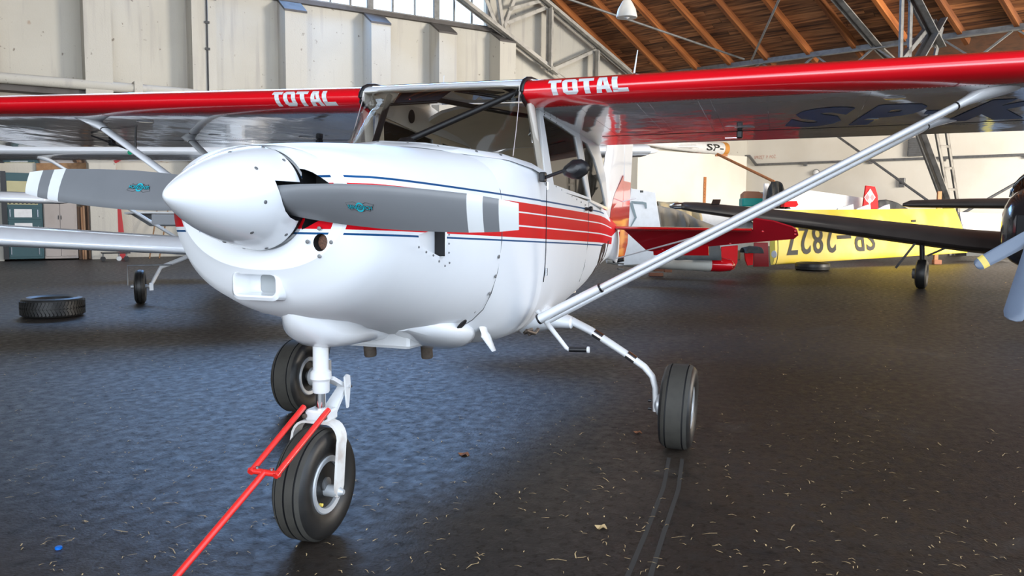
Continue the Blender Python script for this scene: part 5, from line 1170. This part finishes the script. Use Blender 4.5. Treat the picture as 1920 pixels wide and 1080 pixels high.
for ch, x0, x1 in (('S', 1637, 1619), ('P', 1616, 1598), ('-', 1592, 1565), ('2', 1562, 1543), ('8', 1538, 1518), ('2', 1514, 1493), ('7', 1489, 1468)):
    u0, u1 = (x0-1446)/366, (x1-1446)/366; k_ = 1+.13*(1-.5); 
    fu = lambda x: (x-1446)/366*19.8/(19.8+ (1-(x-1446)/366)*3.8 )   # perspective along the wing
    a0, a1 = fu(x0), fu(x1); v0, v1 = (.70, .17) if ch != '-' else (.50, .43)
    uv, fs = text_geo(ch, .012)
    tmp = bmesh.new(); me = bpy.data.meshes.new('t'); me.from_pydata([(p[0], p[1], 0) for p in uv], [], fs); tmp.from_mesh(me); bmesh.ops.triangulate(tmp, faces=tmp.faces)
    bmesh.ops.bisect_plane(tmp, geom=tmp.verts[:]+tmp.edges[:]+tmp.faces[:], plane_co=(0, .25, 0), plane_no=(0, 1, 0)); bmesh.ops.bisect_plane(tmp, geom=tmp.verts[:]+tmp.edges[:]+tmp.faces[:], plane_co=(0, .5, 0), plane_no=(0, 1, 0)); bmesh.ops.bisect_plane(tmp, geom=tmp.verts[:]+tmp.edges[:]+tmp.faces[:], plane_co=(0, .75, 0), plane_no=(0, 1, 0))
    tmp.verts.ensure_lookup_table(); bb = B(); bb.v = [yp(a0+(a1-a0)*v.co.x, v0+(v1-v0)*v.co.y, .012) for v in tmp.verts]; bb.f = [tuple(v.index for v in f.verts) for f in tmp.faces]; bb.m = [0]*len(bb.f); tmp.free()
    bb.obj('registration_letter', MARK, yw)
bb = B(); bb.prism([yp(.70, .02, .004), yp(.79, .02, .004), yp(.79, .25, .004)], nY*.01); bb.obj('patch', YELLOW, yw)
bb = B(); bb.box(yp(.70, .72, .0), (yl1-yl0)*.025, Z*.06, nY*.01); bb.obj('hinge_slot', DARK, yw)

# ---- white and red glider parts on the floor
def slabthing(name, label, cat, pts, D, thick, m, group=None, kindname='panel', rest=True):
    P = [at(x, y, D) for x, y in pts]; c_ = sum(P, V())/len(P); t_ = thing(name, V((c_.x, c_.y, min(p.z for p in P))), label, cat, group)
    bb = B(); n = len(P); d_ = Fh*thick
    ins = [c_ + (p-c_)*.97 for p in P]; bb.loft([[p for p in ins], [p + d_*.12 for p in P], [p + d_*.88 for p in P], [p + d_ for p in ins]]); bb.obj(kindname, m, t_, smooth=40); return t_
sf = slabthing('glider_fin', 'tall white fin with a grey angular mark, standing just right of the red rudder', 'fin', [(1183, 353), (1229, 361), (1239, 428), (1248, 492), (1160, 498), (1172, 430)], 15.0, .12, WHITE2, kindname='fin_panel')
bb = B(); 
for pts in ([(1183, 377), (1205, 378), (1212, 380), (1213, 391), (1210, 391), (1208, 383), (1188, 381)], [(1180, 380), (1186, 379), (1194, 408), (1183, 426), (1181, 426), (1190, 408)]): bb.prism([at(x, y, 14.99) for x, y in pts], -Fh*.004)
bb.obj('painted_mark', mat('grey_mark', (.22, .28, .30), .6), sf)
bb = B(); bb.box(at(1200, 361, 15.0)-Z*.02, Rh*.06, Fh*.06, Z*.06); bb.obj('hinge_fitting', CANVAS, sf)
GL = thing('glider_wing', at(1290, 500, 16.5)*1.0, 'white glider wing with a red end lying low on the floor by the bricks', 'wing')
bb = B(); pl0, pl1 = at(1180, 487, 17.0), at(1330, 495, 16.3); ln = (pl1-pl0).normalized()
def lob(t, r, m=0): p = pl0.lerp(pl1, t); return [p + Fh*r*1.6*math.cos(q) + Z*r*math.sin(q) for q in [2*PI*i/18 for i in range(18)]]
bb.loft([lob(-.3, .10), lob(0, .15), lob(.5, .155), lob(1, .15)], m=0, cap=(True, False)); bb.loft([lob(1, .15), lob(1.12, .148), lob(1.24, .12), lob(1.29, .05)], m=1, cap=(False, True)); bb.obj('wing_panel', [mat('ivory_paint', (.74, .72, .64), .4, coat=.4), RED], GL, smooth=50)
slabthing('red_rudder', 'bright red rounded rudder standing at the end of the white wing', 'rudder', [(1354, 463), (1384, 460), (1383, 492), (1376, 505), (1362, 509), (1349, 509), (1351, 480)], 16.9, .10, RED2, kindname='rudder_panel')
slabthing('red_rudder', 'small red rudder tip under the grey cloth bundle', 'rudder', [(1396, 470), (1413, 470), (1412, 497), (1402, 498), (1398, 488)], 18.0, .08, RED2, kindname='rudder_panel')
slabthing('maroon_board', 'dark red board standing left of the yellow wing root', 'board', [(1414, 455), (1440, 455), (1442, 500), (1413, 500)], 18.6, .05, mat('maroon', (.20, .006, .01), .5), kindname='board_panel')
def cloth(name, label, pts, D, m, depth_=.35, cat='cover', base=None):
    """draped cloth: outline ridge with sagging folds"""
    P = [at(x, y, D) for x, y in pts]; zb = base if base is not None else min(p.z for p in P); t_ = thing(name, V((P[0].x, P[0].y, zb)), label, cat)
    rings = []
    fine = []
    for p, q in zip(P, P[1:]):
        for i in range(4): fine.append(p.lerp(q, i/4))
    fine.append(P[-1])
    for k, (o, dz) in enumerate(((1.0, 0), (.8, .55), (.35, .92), (0, 1), (-.35, .92), (-.8, .55), (-1.0, 0))):
        r_ = []
        for i, p in enumerate(fine):
            h = p.z - zb; w_ = math.sin(i*1.7+k)*.025 + math.sin(i*.9)*.02; r_.append(V((p.x, p.y, zb)) - Fh*(o*depth_*.5*(1+.2*math.sin(i*1.3)) + w_) + Z*(h*dz))
        rings.append(r_)
    bb = B(); bb.loft(rings, closed=False, cap=(False, False)); o = bb.obj('fabric', m, t_, smooth=60); md = o.modifiers.new('s', 'SOLIDIFY'); md.thickness = .012; return t_
cloth('canvas_cover', 'tan and grey canvas cover over a parked nose, behind the red elevator', [(1228, 386), (1242, 388), (1262, 392), (1282, 398), (1305, 411), (1340, 424), (1370, 432)], 18.5, mat('tan_grey_canvas', (.33, .29, .22), .85, noise=(1.2, (.16, .17, .17), .9), bump=(5, .6)), 1.1, base=.75)
cloth('tan_tarpaulin', 'tan cloth lying behind the tan and grey canvas cover', [(1232, 378), (1250, 380), (1270, 379), (1290, 388), (1310, 390)], 20.5, TAN, .9, base=.9)
slabthing('glider_wing', 'flat white wing panel behind the canvas cover, under the black wing', 'wing', [(1262, 394), (1400, 400), (1425, 470), (1262, 470)], 21.0, .12, WHITE2, kindname='wing_panel')
cloth('grey_cloth', 'dark grey cloth hanging over the red end of the white wing', [(1262, 463), (1290, 462), (1320, 461), (1350, 460)], 16.0, CANVAS, .3, base=at(1300, 487, 16).z)
cloth('grey_cloth', 'bundled grey cloth above the small red rudder tip', [(1392, 464), (1405, 461), (1420, 462), (1428, 464)], 17.6, CANVAS, .35, base=at(1410, 474, 17.6).z)
cloth('grey_cloth', 'crumpled grey sheet left of the raised elevator tip', [(1372, 420), (1385, 412), (1398, 410), (1412, 416)], 17.0, mat('pale_grey_sheet', (.38, .37, .36), .8, bump=(7, .9)), .4, base=.8)
# bricks
for i, (x, y, w_, h, lab) in enumerate(((1217, 514, .30, .07, 'lower brown brick lying left under the white wing'), (1226, 507, .22, .12, 'upright brown brick on the lower brick'), (1246, 509, .16, .06, 'broken brick piece right of the brick pile'))):
    p = at(x, y, 17.2); q = B(); q.box(V((p.x, p.y, max(0, p.z-.02) if i else 0)), Rh*w_, Fh*.12, Z*h, bev=.01); tag(q.obj('loose_brick', BRICK), lab, 'brick', 'loose bricks')
p = at(1752, 479, 22.5); q = B(); q.box(V((p.x, p.y, 0)), Rh*.22, Fh*.14, Z*.12, bev=.015); tag(q.obj('loose_brick', BRICK), 'red brick under the right end of the yellow wing', 'brick', 'loose bricks')
# boxes, tarpaulin, red cushion on a low shelf behind the black wing
sh = thing('work_bench', at(1440, 460, 24), 'low pale bench behind the black wing carrying boxes and a tarpaulin', 'bench')
p = at(1385, 391, 24); q = B(); q.box(V((p.x, p.y, p.z-.06)), Rh*1.9, Fh*.9, Z*.06); q.obj('bench_top', WHITE2, sh)
for r_, d_ in ((.05, .05), (1.8, .05), (.05, .8), (1.8, .8)): q = B(); q.box(V((p.x, p.y, 0)) + Rh*r_ + Fh*d_, Rh*.06, Fh*.06, Z*(p.z-.05)); q.obj('leg', WOOD, sh)
q = B(); q.box(at(1392, 387, 24), Rh*.62, Fh*.4, Z*.24, bev=.03); tag(q.obj('teal_case', mat('teal_plastic', (.0, .30, .26), .5)), 'teal box under the brown case on the bench', 'box')
q = B(); b0 = at(1394, 372, 24); q.prism([b0, b0+Rh*.58, b0+Rh*.60+Z*.1, b0+Rh*.45+Z*.20, b0+Rh*.1+Z*.21, b0+Z*.12], Fh*.35); tag(q.obj('brown_case', mat('brown_leather', (.34, .14, .07), .6)), 'brown rounded case on top of the teal box', 'case')
q = B(); q.box(at(1418, 387, 24.3), Rh*.3, Fh*.3, Z*.42, bev=.02); tag(q.obj('grey_box', CANVAS), 'dark grey box behind the brown case', 'box')
cloth('dark_tarpaulin', 'black tarpaulin draped over an upright load behind the lift struts', [(1436, 391), (1441, 352), (1446, 341), (1458, 339), (1466, 343), (1472, 362), (1478, 391)], 23.5, mat('black_tarpaulin', (.025, .025, .022), .7, bump=(9, 1)), .5)
q = B(); q.prism([at(x, y, 23.9) for x, y in ((1430, 391), (1434, 344), (1442, 344), (1438, 391))], Fh*.1); tag(q.obj('white_board', WHITE2), 'white board edge standing left of the black tarpaulin', 'board')
q = B(); q.prism([at(x, y, 22.5) for x, y in ((1470, 388), (1472, 379), (1485, 377), (1494, 377), (1497, 384), (1492, 388))], Fh*.3); tag(q.obj('red_cushion', RED2), 'small red folded cushion right of the black tarpaulin', 'cushion')
# pale wing and the red fin with the chequer emblem behind the yellow wing
slabthing('glider_wing', 'large pale wing panel leaning behind the yellow wing', 'wing', [(1478, 355), (1520, 357), (1620, 371), (1640, 402), (1640, 470), (1478, 475)], 25.5, .15, WHITE2, kindname='wing_panel')
rf_ = slabthing('red_fin', 'red aircraft fin with a white and red chequer emblem, above the yellow wing', 'fin', [(1624, 348), (1641, 350), (1646, 366), (1648, 400), (1616, 400), (1619, 384)], 25.0, .10, RED2, kindname='fin_panel')
for i in range(2):
    for j in range(2):
        c_ = at(1631, 370, 24.985); u_ = (Rh*.5+Z*.75)*.145; v_ = (Rh*-.5+Z*.75)*.145
        q = B(); q.prism([c_ + u_*(i-1)*1.0 + v_*(j-1)*1.0, c_ + u_*i + v_*(j-1), c_ + u_*i + v_*j, c_ + u_*(i-1) + v_*j], -Fh*.004)
        q.obj('emblem_square', TWHITE if i == j else RED, rf_)
q = B(); c_ = at(1631, 370, 24.99); q.prism([c_ - Z*.26, c_ + Rh*.17, c_ + Z*.26, c_ - Rh*.17], -Fh*.002); q.obj('emblem_border', TWHITE, rf_)
cloth('canvas_cover', 'dark canvas cover beside the red fin, above the yellow wing', [(1628, 395), (1636, 384), (1648, 375), (1662, 374), (1680, 379), (1694, 386), (1706, 395)], 25.6, CANVAS, .8, base=.95)
for i, (x0, x1, lab) in enumerate(((1568, 1600, 'white cloth peak left of the red fin'), (1604, 1632, 'white cloth peak just below the red fin'), (1644, 1668, 'white cloth peak right of the red fin'))):
    q = B(); q.prism([at(x, y, 24.2) for x, y in ((x0, 396), (x0+4, 391), (x1-8, 385), (x1, 383), (x1+1, 396))], Fh*.1); tag(q.obj('white_cloth', CLOTHW), lab, 'cloth', 'white cloths over the yellow wing')
slabthing('glider_wing', 'white wing panel stacked at the right behind the black wing root', 'wing', [(1800, 398), (1905, 402), (1905, 470), (1812, 470)], 25.6, .12, WHITE2, kindname='wing_panel')
cloth('white_cloth', 'white cloth in folds beyond the right end of the yellow wing', [(1800, 420), (1830, 425), (1860, 430), (1890, 432)], 24.8, CLOTHW, .5, base=.55)
q = B(); q.prism([at(x, y, 24.2) for x, y in ((1812, 468), (1880, 470), (1905, 478), (1812, 480))], Fh*.6); tag(q.obj('dark_boxes', CANVAS), 'low dark box on the floor beyond the yellow wing', 'box')
# items on the wall recess top
fz = 3.72
gt = thing('glider_fuselage', GW(22.6, fz, .3), 'white glider fuselage with letters and an orange plywood end, stored on the wall ledge', 'glider')
q = B(); q.loft([[GW(u, fz+.27+.0*r, .3) + nG*(r*math.cos(t)) + Z*(r*math.sin(t)) for t in [2*PI*i/20 for i in range(20)]] for u, r in ((19.9, .05), (21, .16), (22.5, .22), (24.1, .26))]); q.obj('fuselage_tube', WHITE2, gt, smooth=60)
q = B(); q.lathe(GW(24.1, fz+.27, .3), g, [(0, .275), (.25, .27), (.26, 0)], 20); q.obj('end_bulkhead', ORANGE, gt, smooth=40)
text_obj('fuselage_lettering', 'SP-', lambda u, v: GW(23.05+.95*u, fz+.14+.27*v, .3 + math.sqrt(max(.001, .25**2-(.27*(v-.5))**2))+.012), MARK, gt, bold=.02)
cloth('plaid_blanket', 'red and grey plaid blanket on the wall ledge beside the glider fuselage', [(1252, 284), (1268, 279), (1285, 280), (1300, 281), (1312, 285)], (GW(22.8, 0, .45)-CAM).dot(fw), mat('plaid', (.30, .22, .18), .9, noise=(5, (.50, .03, .03), .9)), .3, base=fz)
bb = B(); dd_ = (GW(21, 0, .5)-CAM).dot(fw); bb.tube([at(1190, 281, dd_), at(1250, 275, dd_), at(1305, 274, dd_), at(1311, 278, dd_)], [.04, .07, .06, .01], 10); tag(bb.obj('white_wing_tip', [WHITE2]), 'white rounded wing tip lying on the wall ledge above the blanket', 'wing')
bb = B(); bb.tube([at(1345, 289, 27.5), at(1452, 341, 25.5)], .045, 8); bb.box(at(1342, 290, 27.6)-Z*.05, Rh*.4, Fh*.1, Z*.06); tag(bb.obj('wooden_pole', OWOOD), 'long wooden pole slanting down from the wall ledge to the black tarpaulin', 'pole')
bb = B(); bb.box(GW(22.9, 1.75, .56), g*.13, nG*.03, Z*1.05); mr = tag(bb.obj('wooden_rule', OWOOD), 'upright orange wooden rule fixed on the cream wall', 'rule')
bb = B()
for k in range(8): bb.box(GW(22.91, 1.85+.12*k, .591), g*.05, nG*.002, Z*.012)
bb.obj('rule_mark', MARK, mr)
bb = B(); pO = at(1757, 400, 24.5); bb.box(V((pO.x, pO.y, 0)), Rh*.11, Fh*.08, Z*2.05); 
tag(bb.obj('orange_post', OWOOD), 'short orange wooden post beside the foot of the steel column', 'post')

# ---- litter on the floor
def leaf(x, y, r, lab, m=LEAF):
    p = at(x, y, 1); d_ = (p-CAM); t = -CAM.z/d_.z; c_ = CAM + d_*t; q = B(); n = 9; ring = []
    for i in range(n): th = 2*PI*i/n; rr = r*(.55+.45*abs(math.cos(th*2.5))); ring.append(c_ + V((rr*math.cos(th), rr*math.sin(th), .006+.006*math.sin(th*3))))
    q.add(ring + [c_ + Z*.012], [(i, (i+1) % n, n) for i in range(n)]); q.add([p_ - Z*.002 for p_ in ring], [tuple(range(n))[::-1]]); return tag(q.obj('dry_leaf', m), lab, 'leaf', 'dry leaves on the floor')
leaf(870, 853, .035, 'dry brown leaf on the floor in front of the aeroplane'); leaf(1196, 812, .028, 'dry brown leaf left of the main wheel'); leaf(1127, 990, .028, 'pale curled leaf near the bottom middle of the floor', STRAW)
d_ = at(110, 1029, 1)-CAM; c_ = CAM + d_*(-CAM.z/d_.z); q = B(); q.lathe(c_, Z, [(0, .013), (.008, .013), (.010, .010), (.0102, 0)], 14); tag(q.obj('bottle_cap', mat('blue_plastic', (.0, .13, .55), .4)), 'small blue cap on the floor at the bottom left', 'cap')
q = B(); rnd = random.Random(5)
for i in range(2200):
    if i < 1500: bx, by = rnd.uniform(0, 1920), 480 + 600*rnd.random()**1.3; d_ = at(bx, by, 1)-CAM; c_ = CAM + d_*(-CAM.z/d_.z)
    else: c_ = V((rnd.uniform(-20, 2), rnd.uniform(-9, 6), 0))
    if (c_-CAM).length > 22: continue
    l_ = rnd.uniform(.008, .038)*(2.2 if rnd.random() < .06 else 1)*max(1, (c_-CAM).length/7); th = rnd.uniform(0, 2*PI); dv = V((math.cos(th), math.sin(th), 0)); sv = V((-dv.y, dv.x, 0))*rnd.uniform(.001, .0026)*max(1, (c_-CAM).length/6)
    md_ = c_ + dv*l_*.5 + sv*rnd.uniform(-4, 4)
    q.add([c_-sv+Z*.003, c_+sv+Z*.003, md_+sv+Z*.006, md_-sv+Z*.006, c_+dv*l_+sv*.3+Z*.003, c_+dv*l_-sv*.3+Z*.003], [(0, 1, 2, 3), (3, 2, 4, 5)])
o = q.obj('straw_litter', STRAW); tag(o, 'scattered straw bits over the dark hangar floor', 'straw'); o['kind'] = 'stuff'
# tyre tracks of fine dust behind the main wheel
for dy in (-.035, .035):
    q = B(); P_ = [V((-2.0, 1.22+dy, .0006)), V((-1.5, 1.26+dy, .0006)), V((-.9, 1.27+dy, .0006)), V((-.2, 1.28+dy*1.2, .0006)), V((.6, 1.30+dy*1.2, .0006))]
    q.loft([[p+V((0, -.010, 0)), p+V((0, .010, 0))] for p in P_], closed=False, cap=(False, False)); q.obj('dust_track', mat('dust%d' % (dy > 0), (.034, .032, .029), .8), fl)
for o in bpy.data.objects:
    if '_w' in o: del o['_w']
